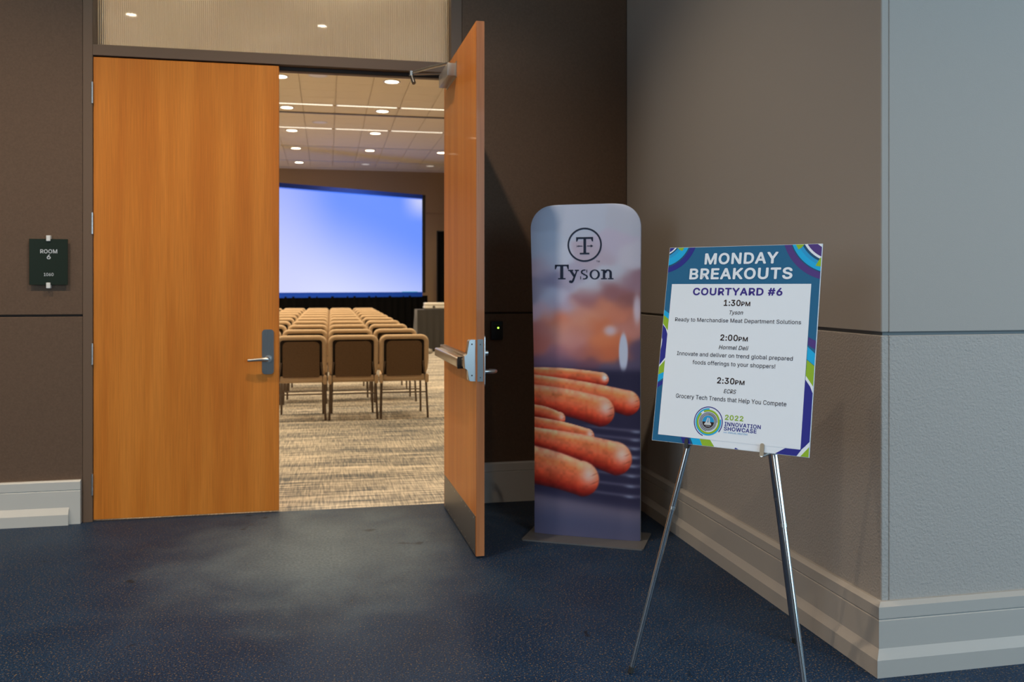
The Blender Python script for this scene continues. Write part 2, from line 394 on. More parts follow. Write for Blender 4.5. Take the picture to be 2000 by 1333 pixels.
# linear diffusers
lin_on = mat('lit linear diffuser', (.9, .88, .8), .5, emit=((1, .90, .72), 2.2))
lin_off = mat('unlit linear diffuser', (.72, .72, .80), .3)
for r in range(0, 5):
    y = 14.9+PY*r+3.5*TY+SL/2
    if y > YE-.2: break
    for k in range(-3, 4):
        xa = -.75+TX*(k*2-.5)+.02; xb = xa+2*TX-.06
        if xb > XR: continue
        on = r < 2
        t = thing('linear_diffuser', '%s linear ceiling diffuser, %s line from the door, %s from its left end' % ('bright' if on else 'unlit', ordn[r], ordn[k+3]), 'ceiling light', ((xa+xb)/2, y, HR), 0, 'linear diffusers across the meeting room ceiling')
        hw = (xb-xa)/2
        MB().box(-hw, hw, -SL/2+.008, -SL/2+.022, -.004, .02).box(-hw, hw, SL/2-.022, SL/2-.008, -.004, .02).box(-hw, -hw+.012, -SL/2+.02, SL/2-.02, -.004, .02).box(hw-.012, hw, -SL/2+.02, SL/2-.02, -.004, .02).build('frame', ring_m, t)
        MB().box(-hw+.012, hw-.012, -SL/2+.022, SL/2-.022, .002, .008).build('diffuser', lin_on if on else lin_off, t)
        bb = MB(); nb = 20
        for q in range(nb): bb.box(-hw+.02+(2*hw-.04)*q/nb, -hw+.026+(2*hw-.04)*q/nb, -SL/2+.022, SL/2-.022, -.003, .002)
        bb.build('louvre', ring_m, t)['kind'] = 'stuff'
MB().box(XL, XR, 14.9+PY*4+4*TY+SL-TY/2-.01 if False else 26.30, YE, HR, HR+.016).build('tile', tile_m, ceil)
# curtain track and speakers
tag(MB().box(-2.6, XR-.1, 17.85, 17.91, HR-.02, HR).build('partition_track', mat('bronze track', (.12, .10, .09), .5)), 'thin dark track line across the meeting room ceiling', 'track')
spk_m = mat('speaker grille', (.88, .88, 1.0), .6)
for i, y in enumerate((14.7, 18.9)):
    t = thing('ceiling_speaker', 'flat round pale ceiling speaker %s' % ('nearest the doorway header' if i == 0 else 'behind the dark track line'), 'speaker', (-.14, y, HR))
    MB().ring((0, 0, -.01), .14, .16, .012, 32).build('rim', ring_m, t, 40)
    MB().disc((0, 0, -.005), .142, .006, 32).build('grille', spk_m, t)

# ------------------------------------------------------------------ closed door (left leaf)
dl = struct(MB().box(0, 1.060, 0, .044, .012, 2.748, .002, 1).build('door_1', veneer), 'closed cherry wood door leaf with lever, left of the doorway', 'door')
dl.location = (-1.3475, D+.002, 0)
LXo = 1.3475
def rounded(x0, x1, z0, z1, r, n=6):
    pts = []
    for cx, cz, a in ((x1-r, z1-r, 0), (x0+r, z1-r, 90), (x0+r, z0+r, 180), (x1-r, z0+r, 270)):
        for k in range(n+1):
            t = math.radians(a+90*k/n); pts.append((cx+r*math.cos(t), cz+r*math.sin(t)))
    return pts
esc = MB().prism(rounded(-.387+LXo, -.317+LXo, .853, 1.127, .02), -.010, 0, 'y').build('escutcheon', steel_d, dl, 35)
xl = -.349+LXo
lev = MB().disc((xl, -.045, .948), .013, .036, 16, 'y')
lev.tube([(xl, -.05, .948), (xl-.02, -.056, .948), (xl-.06, -.056, .946), (xl-.118, -.05, .942)], [.013, .012, .0105, .009], 12)
lev.build('lever_handle', steel, esc, 60)
MB().disc((xl, -.014, .948), .022, .006, 24, 'y').build('rose', steel, esc, 40)
for z in (2.535, 1.764, .992, .222):
    h = MB()
    for k in range(5): h.disc((-.0045, -.006, z-.063+k*.0254), .0065, .0244, 12)
    h.build('hinge', steel, dl, 40)

# ------------------------------------------------------------------ open door (right leaf)
dr = struct(MB().box(0, 1.060, -.043, 0, .012, 2.748).build('door_2', veneer), 'open cherry wood door leaf with push bar, right of the doorway', 'door')
dr.location = (.747, 4.439, 0); dr.rotation_euler = (0, 0, math.radians(91.35))
MB().box(-.0035, .0004, -.0425, -.0005, .012, 2.748).build('edge_banding', veneer_edge, dr)
kp = MB().box(.013, 1.042, 0, .0015, .012, .213).build('kick_plate', steel_d, dr); kp['label'] = 'dull grey steel kick plate'
sc_ = MB()
for zz in (.03, .197):
    for k in range(9): sc_.disc((.06+k*.118, .0015, zz), .0035, .0015, 8, 'y')
sc_.build('screws', steel, kp)
# exit device
head = MB().prism([(0, .905), (.030, .905), (.037, .912), (.040, .966), (.058, .970), (.060, 1.036), (.042, 1.042), (.037, 1.110), (.030, 1.118), (0, 1.118)], .010, .062, 'x')
bmesh.ops.bevel(head.bm, geom=[e for e in head.bm.edges if all(v.co.y > .01 for v in e.verts)], offset=.003, segments=2, profile=.5, affect='EDGES')
hd = head.build('exit_device_head', steel, dr, 20)
s_ = MB().disc((.0085, .020, .935), .004, .003, 10, 'x').disc((.0085, .020, 1.095), .004, .003, 10, 'x'); s_.build('screw', dark, hd)
ed = MB().box(.13, 1.015, 0, .032, .957, 1.030, .004, 2).build('push_bar_rail', steel, dr, 50)
MB().box(.165, .985, .028, .072, .962, 1.014, .010, 4).build('push_bar', steel, ed, 50)
MB().box(.150, .166, .026, .070, .958, 1.020, .003, 2).build('end_collar', dark, ed, 50)
MB().box(.076, .150, .010, .052, .972, 1.012, .004, 2).build('link', steel, ed, 50)
bb = MB()
for k in range(5): bb.box(.17, .98, .004+k*.006, .007+k*.006, 1.028, 1.032)
bb.build('ribs', steel, ed)
MB().box(-.0055, -.003, -.036, -.006, .905, 1.120).build('latch_plate', steel_d, dr)
MB().disc((-.0058, -.021, 1.094), .003, .001, 10, 'x').disc((-.0058, -.021, .925), .003, .001, 10, 'x').build('screw', dark, dr)
e2 = MB().prism(rounded(.035, .105, .868, 1.142, .02), -.055, -.043, 'y').build('escutcheon', steel, dr, 35)
lv = MB().tube([(.07, -.055, .948), (.07, -.105, .948), (.085, -.118, .948), (.125, -.118, .946), (.19, -.110, .943)], [.013, .012, .012, .011, .009], 12)
lv.build('lever_handle', steel, e2, 60)
MB().disc((.07, -.075, 1.045), .015, .02, 20, 'y').build('lock_cylinder', steel, e2, 40)
# closer
cl = MB().box(.60, .93, 0, .053, 2.606, 2.682, .004, 2).build('door_closer', alu, dr, 50)
MB().box(.585, .945, 0, .004, 2.600, 2.690).build('mounting_plate', steel, cl)
MB().disc((.70, .028, 2.682), .014, .022, 16).build('pinion', steel, cl, 40)
# closer arm: elbow in front of the opening
def to_local(p):
    M = Matrix.Translation(dr.location) @ Matrix.Rotation(math.radians(91.35), 4, 'Z')
    return M.inverted() @ Vector(p)
E_ = to_local((.517, 5.50, 2.718)); P1 = Vector((.70, .028, 2.704)); P2 = to_local((.71, D-.02, 2.748))
MB().tube([P1, P1.lerp(E_, .5)+Vector((0, 0, .006)), E_+Vector((0, 0, .006))], .0095, 8, r2=.0045).build('closer_arm', steel, dr, 50)
MB().tube([P2+Vector((0, 0, -.004)), E_+Vector((0, 0, -.004))], .006, 8).build('closer_arm', steel, dr, 50)
MB().disc(E_+Vector((0, 0, -.014)), .014, .03, 16).build('arm_elbow', steel, dr, 40)
MB().tube([E_+Vector((0, 0, -.01)), E_+Vector((-.012, -.006, -.035)), E_+Vector((-.03, -.012, -.066))], .0125, 12).build('hold_open_socket', steel_d, dr, 50)
for z in (2.535, 1.764, .992, .222):
    h = MB()
    for k in range(5): h.disc((1.068, -.047, z-.063+k*.0254), .0065, .0244, 12)
    h.build('hinge', steel, dr, 40)

# ------------------------------------------------------------------ lettering
GLYPHS = {}          # outlines of the letters used in the scene: character | advance | loops of x,y
for _l in """ |188|
!|196|67,160 63,509 132,509 128,160;98,-4 86,-3 75,1 66,9 58,18 54,29 52,41 54,53 58,64 66,73 75,80 86,85 98,86 110,85 121,80 130,73 138,64 142,53 143,41 142,29 138,18 130,9 121,1 110,-3
#|440|242,0 326,509 377,509 294,0;10,140 19,192 400,192 391,140;64,0 147,509 198,509 115,0;40,316 49,368 429,368 421,316
0|453|227,-7 191,-3 158,7 130,24 105,48 85,77 69,113 57,155 50,202 48,254 50,306 57,353 69,395 85,431 106,461 130,484 159,502 191,512 227,516 262,512 295,502 323,484 348,461 368,431 384,395 396,353 403,306 405,254 403,202 396,155 384,113 368,77 348,48 323,24 295,7 263,-3;227,50 250,52 271,60 290,74 306,92 320,116 330,144 338,176 342,213 344,254 342,295 338,332 330,365 320,393 306,416 290,435 271,449 250,457 227,460 203,457 182,449 163,435 147,416 134,393 123,365 115,332 111,295 109,254 111,213 115,176 123,144 134,116 147,92 163,74 182,60 203,52
1|453|76,0 76,55 391,55 391,0;276,509 276,0 212,0 212,448 86,358 86,427 198,509
2|453|64,0 64,47 234,229 252,248 268,266 282,282 294,298 303,312 311,327 316,341 319,356 320,371 319,389 315,405 308,419 298,431 287,441 273,449 258,455 241,458 224,460 205,458 188,454 172,447 159,438 148,427 139,413 132,398 128,381 127,362 66,362 68,391 75,418 86,442 102,464 121,482 143,496 168,507 196,513 225,516 254,513 281,507 306,497 328,482 346,465 361,445 372,423 379,398 381,372 380,354 377,336 371,318 363,299 351,280 336,259 317,235 294,209 267,180 153,60 389,57 389,0
3|453|218,-7 188,-5 159,1 133,10 108,22 88,38 70,57 57,79 48,104 44,132 109,132 112,115 118,100 126,87 137,76 150,66 165,59 182,54 200,51 219,50 239,51 258,55 275,61 291,69 304,80 315,93 323,108 328,125 329,145 328,163 323,180 316,196 306,211 292,223 275,234 254,241 229,246 201,248 157,248 157,299 288,448 288,452 70,452 70,509 372,509 372,461 211,278 211,289 247,290 279,286 308,276 333,262 354,244 371,222 383,198 391,173 393,145 390,116 383,90 370,66 354,45 333,27 309,12 281,2 251,-5
6|453|226,-7 196,-4 168,3 142,15 119,31 100,51 84,74 73,101 66,130 64,162 65,187 71,212 80,239 93,268 112,302 137,340 252,509 322,509 151,261 145,261 151,270 157,279 165,288 174,295 184,302 196,307 208,311 221,313 235,314 265,312 291,305 316,295 337,280 355,262 370,240 380,215 387,187 389,157 387,127 379,98 368,73 352,50 333,30 310,14 284,3 257,-4;226,48 245,50 263,55 279,63 293,73 304,86 314,101 322,119 326,137 327,157 326,178 322,196 314,213 304,228 293,241 279,251 263,259 245,264 226,265 207,264 190,259 174,252 160,241 148,229 138,214 131,197 126,179 125,158 126,138 131,119 138,102 148,86 160,73 174,63 190,55 207,50
:|188|95,-4 83,-3 73,1 63,9 55,18 51,29 50,41 51,53 55,64 63,73 73,81 83,85 95,87 107,85 118,81 128,73 135,64 140,53 141,41 140,29 135,18 128,9 118,1 107,-3;95,271 83,272 73,277 63,284 55,294 51,304 50,316 51,328 55,339 63,349 73,356 83,360 95,362 107,360 118,356 128,349 135,339 140,328 141,316 140,304 135,294 128,284 118,277 107,272
A|480|16,0 201,509 276,509 463,0 395,0 287,302 280,323 272,346 264,372 255,402 244,438 232,478 245,478 233,437 222,402 213,371 204,345 197,322 191,302 85,0;110,142 110,199 370,199 370,142
B|456|60,0 60,509 241,509 274,507 304,501 329,491 350,477 367,461 381,442 390,421 396,398 398,374 397,353 393,336 387,320 378,307 368,295 356,286 343,278 329,272 315,267 315,262 331,260 347,254 363,245 378,234 391,220 402,203 411,184 416,161 418,136 416,111 410,88 400,67 386,48 368,31 344,18 317,8 284,2 247,0;125,57 245,57 281,60 309,67 330,80 344,96 353,115 355,137 354,153 350,169 342,184 333,197 320,209 306,218 289,225 269,229 248,231 125,231;125,285 238,285 256,287 273,290 288,296 302,304 314,314 323,326 330,340 335,355 336,372 333,393 326,412 313,429 294,442 270,449 240,452 125,452
C|510|267,-7 225,-3 186,7 150,25 119,49 92,79 70,115 53,157 44,203 40,254 44,305 53,352 70,393 92,429 119,459 150,484 186,501 225,512 267,516 293,514 317,511 340,504 362,496 383,485 402,471 419,456 435,438 448,418 459,397 467,373 473,348 408,348 404,365 397,380 389,395 380,407 369,418 357,428 344,437 330,444 315,449 300,453 284,455 267,456 237,453 209,445 184,432 161,414 141,391 125,364 113,332 106,295 103,254 106,213 113,177 125,145 141,117 161,94 184,76 210,63 237,56 267,53 284,54 300,56 315,60 330,65 344,72 357,81 369,90 380,102 389,114 397,128 404,144 408,160 473,160 467,135 459,112 448,91 435,71 420,53 402,38 383,24 363,13 341,5 317,-2 293,-6
D|502|219,0 96,0 96,57 215,57 254,60 288,68 318,81 343,99 363,122 379,149 390,181 397,216 399,255 397,294 390,329 379,361 364,388 344,410 320,428 291,441 258,449 221,452 93,452 93,509 225,509 273,505 315,495 353,478 385,455 412,426 433,391 449,351 458,306 462,255 458,205 449,159 433,119 411,83 384,54 351,31 312,14 268,3;125,509 125,0 60,0 60,509
E|419|60,0 60,509 372,509 372,452 125,452 125,286 355,286 355,229 125,229 125,57 375,57 375,0
G|520|269,-7 225,-3 185,7 149,25 118,49 91,79 69,116 53,157 43,203 40,254 43,305 53,352 69,393 91,429 117,459 149,484 184,501 223,512 265,516 291,514 316,510 340,504 363,494 384,483 403,469 421,453 436,436 449,416 460,395 468,373 474,349 408,349 402,365 395,379 387,393 378,406 368,417 356,427 344,436 330,443 315,448 300,453 283,455 265,456 236,453 209,445 183,432 160,414 141,392 125,364 113,332 106,295 103,254 106,213 113,177 125,145 141,117 161,95 184,76 210,63 238,56 269,53 296,55 322,61 345,71 365,85 382,102 396,123 407,147 413,173 415,202 434,199 283,199 283,256 478,256 478,200 475,160 466,124 451,91 431,62 406,38 377,19 344,5 308,-4
H|517|60,0 60,509 125,509 125,289 392,289 392,509 457,509 457,0 392,0 392,232 125,232 125,0
I|300|31,0 31,57 118,57 118,452 31,452 31,509 269,509 269,452 183,452 183,57 269,57 269,0
K|467|104,145 104,216 116,231 128,246 139,261 151,275 162,289 174,303 187,317 199,331 212,344 364,509 448,509 231,276;60,0 60,509 125,509 125,334 124,225 125,193 125,0;372,0 188,259 228,309 449,0
L|393|60,0 60,509 125,509 125,57 361,57 361,0
M|628|60,0 60,509 152,509 277,187 280,179 284,170 287,159 291,147 295,135 299,123 303,110 307,97 311,84 315,71 319,60 322,49 307,49 311,59 314,71 318,83 322,95 326,108 330,121 334,134 338,146 342,158 346,169 349,179 352,187 476,509 568,509 568,0 504,0 504,291 504,302 504,314 504,327 505,340 505,354 505,369 505,383 506,398 506,413 506,428 507,443 507,457 513,457 508,441 503,425 498,409 492,393 487,378 482,363 477,348 472,335 467,322 463,310 459,300 456,291 342,0 286,0 170,291 167,300 163,310 159,321 155,333 150,347 145,361 140,376 134,392 129,408 124,424 118,441 112,457 119,457 119,444 120,430 120,416 120,401 121,386 121,372 121,357 121,342 122,328 122,315 122,302 122,291 122,0
N|523|60,0 60,509 136,509 343,183 349,174 355,163 363,151 371,137 379,122 388,107 396,90 405,73 414,55 405,54 403,72 402,90 401,108 400,126 399,142 399,157 399,171 399,184 399,195 399,509 463,509 463,0 387,0 202,290 194,303 186,317 177,331 168,346 159,363 148,381 136,402 123,425 108,452 119,454 120,429 121,406 122,384 123,363 124,345 124,328 125,313 125,301 125,291 125,0
O|533|267,-7 225,-3 186,7 150,25 119,49 92,79 70,115 53,157 44,203 40,254 44,305 53,352 70,393 92,429 119,459 150,484 186,501 225,512 267,516 309,512 348,501 384,484 415,459 442,429 464,393 480,352 490,305 493,254 490,203 480,157 464,115 442,79 415,49 384,25 348,7 309,-3;267,53 296,55 324,63 349,76 372,94 392,116 408,144 420,176 428,213 430,254 428,295 420,332 408,365 392,392 372,415 349,433 324,446 296,453 267,456 237,453 210,445 184,433 161,415 142,392 125,364 113,332 106,295 103,254 106,213 113,176 125,144 142,117 161,94 184,76 210,63 237,55
P|445|60,0 60,509 235,509 272,506 305,499 332,487 356,471 375,452 390,430 400,404 407,377 409,348 407,318 400,291 390,265 375,243 356,223 332,207 305,195 272,188 235,186 109,186 109,242 233,242 257,244 279,248 297,256 312,266 324,279 333,294 339,310 343,328 344,348 343,367 339,385 333,402 324,416 312,428 297,439 279,446 257,451 232,452 125,452 125,0
R|449|60,0 60,509 236,509 273,506 305,500 333,489 356,473 376,455 390,433 401,408 407,381 409,352 407,323 401,296 390,271 376,250 356,232 333,217 305,206 273,200 236,198 96,198 96,255 234,255 258,256 280,260 298,267 313,276 325,287 334,300 340,316 344,333 345,352 344,371 340,389 334,405 325,419 313,430 298,440 279,446 258,451 233,452 125,452 125,0;353,0 230,229 303,229 428,0
S|447|224,-9 188,-7 156,-1 128,9 102,23 81,40 64,60 51,83 42,109 38,137 104,137 108,118 114,102 123,88 136,76 150,66 166,59 185,53 204,50 224,49 246,50 267,54 286,60 303,69 317,79 329,92 338,106 344,122 346,139 344,154 340,168 332,179 322,189 310,197 296,205 280,211 263,217 245,222 184,239 145,253 112,269 86,289 67,313 56,341 52,372 54,400 62,425 75,448 92,468 113,484 138,498 165,508 195,514 227,516 259,514 289,508 316,498 340,484 360,468 377,449 390,427 398,403 401,378 337,378 332,402 320,421 302,437 280,449 254,456 225,459 204,457 185,454 167,448 152,440 139,430 129,418 121,405 117,391 115,376 117,359 122,345 131,334 142,324 155,315 169,308 184,302 198,297 212,293 264,279 279,275 295,270 312,264 328,256 344,248 359,238 372,226 384,213 395,198 402,180 407,161 408,139 406,112 399,87 386,64 370,43 349,25 323,11 294,0 261,-7
T|449|32,452 32,509 417,509 417,452 257,452 257,0 193,0 193,452
U|517|259,-8 220,-6 186,2 154,15 126,33 103,55 85,80 71,108 63,140 60,173 60,509 124,509 124,178 126,155 132,133 141,113 153,95 169,80 187,68 208,59 232,53 259,52 285,53 309,59 331,68 349,80 364,95 377,113 385,133 391,155 393,178 393,509 457,509 457,173 454,140 446,108 433,80 414,55 391,33 363,15 332,2 297,-6
V|480|204,0 16,509 84,509 192,206 199,187 207,164 215,137 225,106 236,71 248,31 235,31 247,71 257,107 267,138 276,165 283,187 290,206 395,509 463,509 278,0
W|686|155,0 16,509 82,509 163,196 167,179 172,162 175,145 179,128 183,111 187,94 190,76 194,58 197,40 189,40 193,58 196,76 200,94 203,111 207,128 211,145 215,162 220,179 224,196 306,509 380,509 462,196 466,179 470,162 474,145 478,128 482,111 486,94 490,76 494,58 497,40 488,40 492,58 495,76 499,94 503,111 506,128 510,145 515,162 519,179 523,196 603,509 670,509 530,0 455,0 368,323 362,345 357,368 351,391 346,417 341,445 336,475 350,475 345,446 340,420 335,395 330,371 324,347 318,323 230,0
Y|472|203,0 203,208 16,509 91,509 192,344 203,327 213,309 222,292 231,274 240,254 250,230 224,230 233,254 242,275 251,293 260,310 270,327 280,344 381,509 455,509 268,208 268,0
a|389|160,-9 137,-7 115,-3 94,5 76,15 60,29 48,45 38,63 32,84 30,108 32,128 36,146 43,161 53,174 64,184 78,193 92,200 108,206 125,211 143,214 161,217 178,220 200,223 218,225 234,227 247,229 257,231 265,235 271,240 274,246 276,255 275,272 272,285 267,297 260,307 251,315 240,322 227,327 212,330 196,331 178,330 163,327 149,322 137,316 127,309 118,301 110,292 104,283 100,274 41,291 51,313 64,331 79,346 95,358 114,368 133,375 153,380 173,383 194,384 208,384 223,382 239,379 255,375 271,369 286,360 300,350 312,336 322,320 330,301 335,278 337,251 337,0 277,0 277,52 272,52 267,43 260,34 252,25 242,16 229,8 215,1 199,-4 181,-7;170,45 192,47 211,51 228,59 242,68 254,80 263,93 270,108 274,122 276,138 276,190 272,187 267,184 259,182 251,180 241,178 231,176 221,174 210,173 200,171 191,170 182,169 175,168 161,166 147,163 134,159 122,153 112,147 103,139 97,130 93,118 92,105 93,93 96,82 102,72 109,64 119,57 130,52 142,48 156,46
b|424|229,-8 208,-7 189,-3 172,4 159,12 147,21 138,31 130,41 123,50 118,59 112,59 112,0 53,0 53,509 114,509 114,319 118,319 123,327 130,336 137,346 147,355 158,364 171,373 188,379 207,383 229,384 259,382 287,374 313,361 335,342 354,320 370,293 381,261 388,227 390,189 388,151 381,116 370,84 355,57 336,34 313,16 288,3 260,-6;220,47 242,49 262,55 279,66 294,80 306,97 316,117 323,139 327,163 328,189 327,215 323,239 316,261 307,281 295,298 280,311 262,322 243,328 220,330 198,328 178,322 161,312 147,299 134,282 125,263 118,241 114,216 113,189 114,162 118,138 125,115 135,95 147,78 162,65 179,55 198,49
c|396|207,-8 174,-5 144,3 117,16 93,35 72,58 56,85 44,116 37,150 34,187 37,225 44,260 56,291 72,318 93,341 117,360 144,374 174,382 207,384 226,384 243,381 260,377 276,371 291,364 305,356 318,346 330,335 340,322 349,308 356,293 362,277 303,262 300,272 295,281 290,289 284,297 278,304 270,311 261,316 252,321 242,325 231,328 220,329 207,330 184,328 163,321 145,310 130,296 118,278 108,258 102,236 98,212 96,187 98,163 102,139 108,117 118,97 130,80 145,66 163,55 184,49 207,46 220,47 232,49 243,52 253,55 262,60 271,66 279,73 285,80 292,89 297,98 301,107 304,117 363,102 357,86 350,70 341,56 331,43 319,32 306,21 292,12 277,5 261,-1 244,-5 226,-7
d|424|195,-8 165,-6 137,3 111,16 89,34 70,57 55,84 43,116 36,151 34,189 36,227 43,261 55,293 70,320 89,342 112,361 137,374 165,382 196,384 218,383 237,379 253,373 267,364 278,355 287,346 295,336 301,327 306,319 311,319 311,509 372,509 372,0 313,0 313,59 307,59 301,50 295,41 287,31 277,21 266,12 252,4 236,-3 217,-7;205,47 226,49 246,55 263,65 278,78 290,95 299,115 306,138 310,162 312,189 310,216 306,241 300,263 290,282 278,299 263,312 246,322 227,328 205,330 182,328 162,322 145,311 130,298 118,281 108,261 102,239 98,215 96,189 98,163 102,139 109,117 118,97 130,80 145,66 162,55 182,49
e|404|212,-8 177,-5 145,3 117,16 92,35 72,58 56,85 44,116 37,150 34,187 36,224 44,258 55,290 71,317 91,340 115,359 142,373 172,382 205,384 226,383 246,380 266,374 285,366 303,355 319,341 334,324 347,305 357,282 365,256 370,227 371,194 371,169 75,169 75,221 338,221 310,202 308,226 304,248 298,269 288,286 277,301 263,314 246,323 227,328 205,330 183,328 164,323 146,313 131,301 119,286 109,270 102,251 97,231 96,211 96,178 98,151 102,127 110,106 121,88 135,73 151,61 169,53 190,48 212,46 227,47 241,49 254,53 265,58 276,65 285,73 294,82 300,93 306,105 365,91 358,72 348,55 335,39 320,26 302,14 283,4 261,-3 237,-7
f|254|228,379 228,327 6,327 6,379;81,0 81,432 82,452 87,470 96,486 107,499 120,510 135,519 152,525 169,529 187,530 201,530 212,529 222,527 231,525 238,523 243,521 227,468 224,470 220,471 215,472 209,473 202,474 195,474 178,472 164,468 154,460 147,449 143,435 142,419 142,0
g|425|207,-151 180,-149 156,-146 134,-140 114,-132 97,-122 82,-110 70,-97 59,-84 51,-69 101,-41 107,-49 114,-57 122,-66 131,-74 142,-82 154,-88 169,-93 187,-96 207,-97 236,-95 261,-87 282,-75 298,-58 308,-34 311,-6 311,68 306,68 301,60 294,51 287,41 277,32 266,23 252,16 236,10 217,6 195,5 165,7 138,14 113,27 90,43 71,65 55,90 43,120 36,154 34,191 36,229 43,263 55,293 71,320 90,342 112,361 138,374 166,382 196,384 218,383 237,379 253,373 267,365 279,356 288,346 296,336 302,327 308,319 313,319 313,379 372,379 372,-9 370,-40 363,-67 350,-90 334,-109 314,-124 291,-136 265,-144 237,-149;205,59 227,61 246,66 264,75 278,87 290,103 300,121 307,142 311,166 312,193 311,219 307,242 300,264 291,283 279,299 264,312 247,322 227,328 205,330 182,328 163,322 145,312 130,298 118,282 109,262 102,241 98,218 96,193 98,167 102,144 109,123 118,104 131,88 145,76 163,66 183,61
h|410|114,227 114,0 53,0 53,509 114,509 114,287 102,287 116,319 132,344 152,362 175,374 200,382 227,384 252,383 275,377 295,369 313,356 328,340 341,321 350,298 355,271 357,240 357,0 296,0 296,235 293,263 286,286 273,304 256,318 235,326 210,329 192,328 176,324 161,317 147,308 136,297 126,283 119,266 115,248
i|167|53,0 53,379 114,379 114,0;84,443 73,444 63,448 54,455 47,463 43,472 41,483 43,494 47,504 54,512 63,518 73,522 84,524 95,522 105,518 114,512 121,504 125,494 126,483 125,472 121,463 114,455 105,448 95,444
l|189|139,-2 112,0 91,8 74,20 62,37 55,59 53,84 53,509 114,509 114,99 114,83 117,71 120,62 126,57 135,53 146,52 152,52 157,52 160,53 164,53 167,54 181,3 175,1 169,0 162,-1 154,-2 147,-2
m|610|53,0 53,379 112,379 112,295 108,295 114,314 122,331 132,346 144,358 158,368 172,376 187,382 203,385 219,386 245,383 268,375 287,361 303,342 314,320 321,295 312,295 318,312 326,329 337,343 350,356 364,366 381,375 398,381 417,385 437,386 458,385 478,380 497,372 514,361 529,346 541,328 550,307 555,283 557,255 557,0 496,0 496,254 493,279 485,298 473,313 456,323 438,329 419,330 402,329 387,326 374,320 363,312 353,302 345,290 340,277 336,263 335,247 335,0 274,0 274,260 272,280 265,297 253,311 238,322 220,328 199,330 185,329 171,326 158,320 145,312 135,302 126,289 119,274 115,257 114,238 114,0
n|410|114,227 114,0 53,0 53,379 112,379 112,287 102,287 116,319 132,344 152,362 175,374 200,382 227,384 252,383 275,377 295,369 313,356 328,340 341,321 350,298 355,271 357,240 357,0 296,0 296,235 293,263 286,286 273,304 256,318 235,326 210,329 192,328 176,324 161,317 147,308 136,297 126,283 119,266 115,248
o|415|207,-8 174,-5 144,3 117,16 93,35 72,58 56,85 44,116 37,150 34,187 37,225 44,260 56,291 72,318 93,341 117,360 144,374 174,382 207,384 241,382 271,374 299,360 323,341 343,318 359,291 371,260 379,225 381,187 379,150 371,116 359,85 343,58 323,35 299,16 271,3 241,-5;207,46 231,49 252,55 270,66 285,80 298,97 307,117 314,139 318,163 319,187 318,212 314,236 307,258 298,278 285,296 270,310 252,321 231,328 207,330 184,328 163,321 145,310 130,296 118,278 108,258 102,236 98,212 96,187 98,163 102,139 108,117 118,97 130,80 145,66 163,55 184,49
p|424|53,-143 53,379 112,379 112,319 118,319 123,327 130,336 137,346 147,355 158,364 171,373 188,379 207,383 229,384 259,382 287,374 313,361 335,342 354,320 370,293 381,261 388,227 390,189 388,151 381,116 370,84 355,57 336,34 313,16 288,3 260,-6 229,-8 208,-7 189,-3 173,4 159,12 147,21 138,31 130,41 124,50 118,59 114,59 114,-143;220,47 242,49 262,55 279,66 294,80 306,97 316,117 323,139 327,163 328,189 327,215 323,239 316,261 307,281 295,298 280,311 262,322 243,328 220,330 198,328 178,322 161,312 147,299 134,282 125,263 118,241 114,216 113,189 114,162 118,138 125,115 135,95 147,78 162,65 179,55 198,49
r|259|53,0 53,379 112,379 112,321 124,339 137,354 152,367 171,377 191,383 213,385 218,385 223,385 229,384 235,384 240,384 243,322 236,324 230,324 223,325 215,326 207,326 190,324 174,321 159,315 146,306 135,296 126,284 119,269 115,254 114,237 114,0
s|365|182,-8 157,-7 133,-3 112,3 93,12 76,24 62,38 50,54 41,73 36,94 94,107 101,87 111,72 124,60 141,52 160,47 181,45 206,47 227,53 244,62 258,74 265,88 268,103 266,115 262,126 254,136 243,144 229,150 212,155 149,170 118,180 92,192 72,208 58,227 50,249 47,274 49,295 55,314 65,332 79,347 95,360 115,370 137,378 161,383 187,384 212,383 234,379 254,372 271,363 286,352 299,339 309,324 318,308 324,290 268,277 262,291 254,304 243,316 228,325 210,331 187,333 166,331 147,326 131,317 119,305 111,292 109,277 110,264 115,253 124,243 136,235 152,229 172,223 229,209 261,200 287,187 306,171 320,153 328,131 331,107 329,85 323,65 312,47 298,31 281,18 260,6 236,-2 210,-7
t|227|204,379 204,327 6,327 6,379;65,471 126,471 126,98 127,83 130,70 136,61 144,55 156,51 170,50 175,50 180,50 185,51 191,52 197,53 202,54 213,2 207,0 200,-2 192,-3 184,-3 176,-4 168,-4 138,-1 113,7 92,21 77,41 68,64 65,93
u|410|182,-5 158,-3 135,2 115,11 97,23 82,39 69,59 60,82 54,109 53,139 53,379 114,379 114,144 116,117 124,94 137,75 154,61 175,53 200,50 218,51 234,55 249,62 263,71 274,83 283,97 290,113 295,132 296,153 296,379 357,379 357,0 298,0 298,92 307,92 294,60 277,35 257,17 234,5 209,-3
v|389|163,0 17,379 84,379 165,155 173,132 180,110 187,87 193,64 199,42 206,21 184,21 191,42 197,64 203,87 209,110 216,132 224,155 305,379 371,379 226,0
y|389|47,-139 61,-86 71,-87 83,-89 94,-90 104,-89 113,-86 122,-81 130,-74 138,-64 145,-51 151,-36 163,-1 17,379 84,379 165,155 173,132 180,109 187,87 193,64 199,42 206,21 184,21 190,42 196,64 202,87 209,110 216,132 224,155 305,379 371,379 204,-58 196,-77 187,-93 177,-107 165,-119 153,-128 139,-136 125,-141 109,-144 91,-145 82,-145 73,-144 65,-143 57,-142 52,-140""".split('\n'):
    _c, _a, _p = _l[0], *_l[2:].split('|')
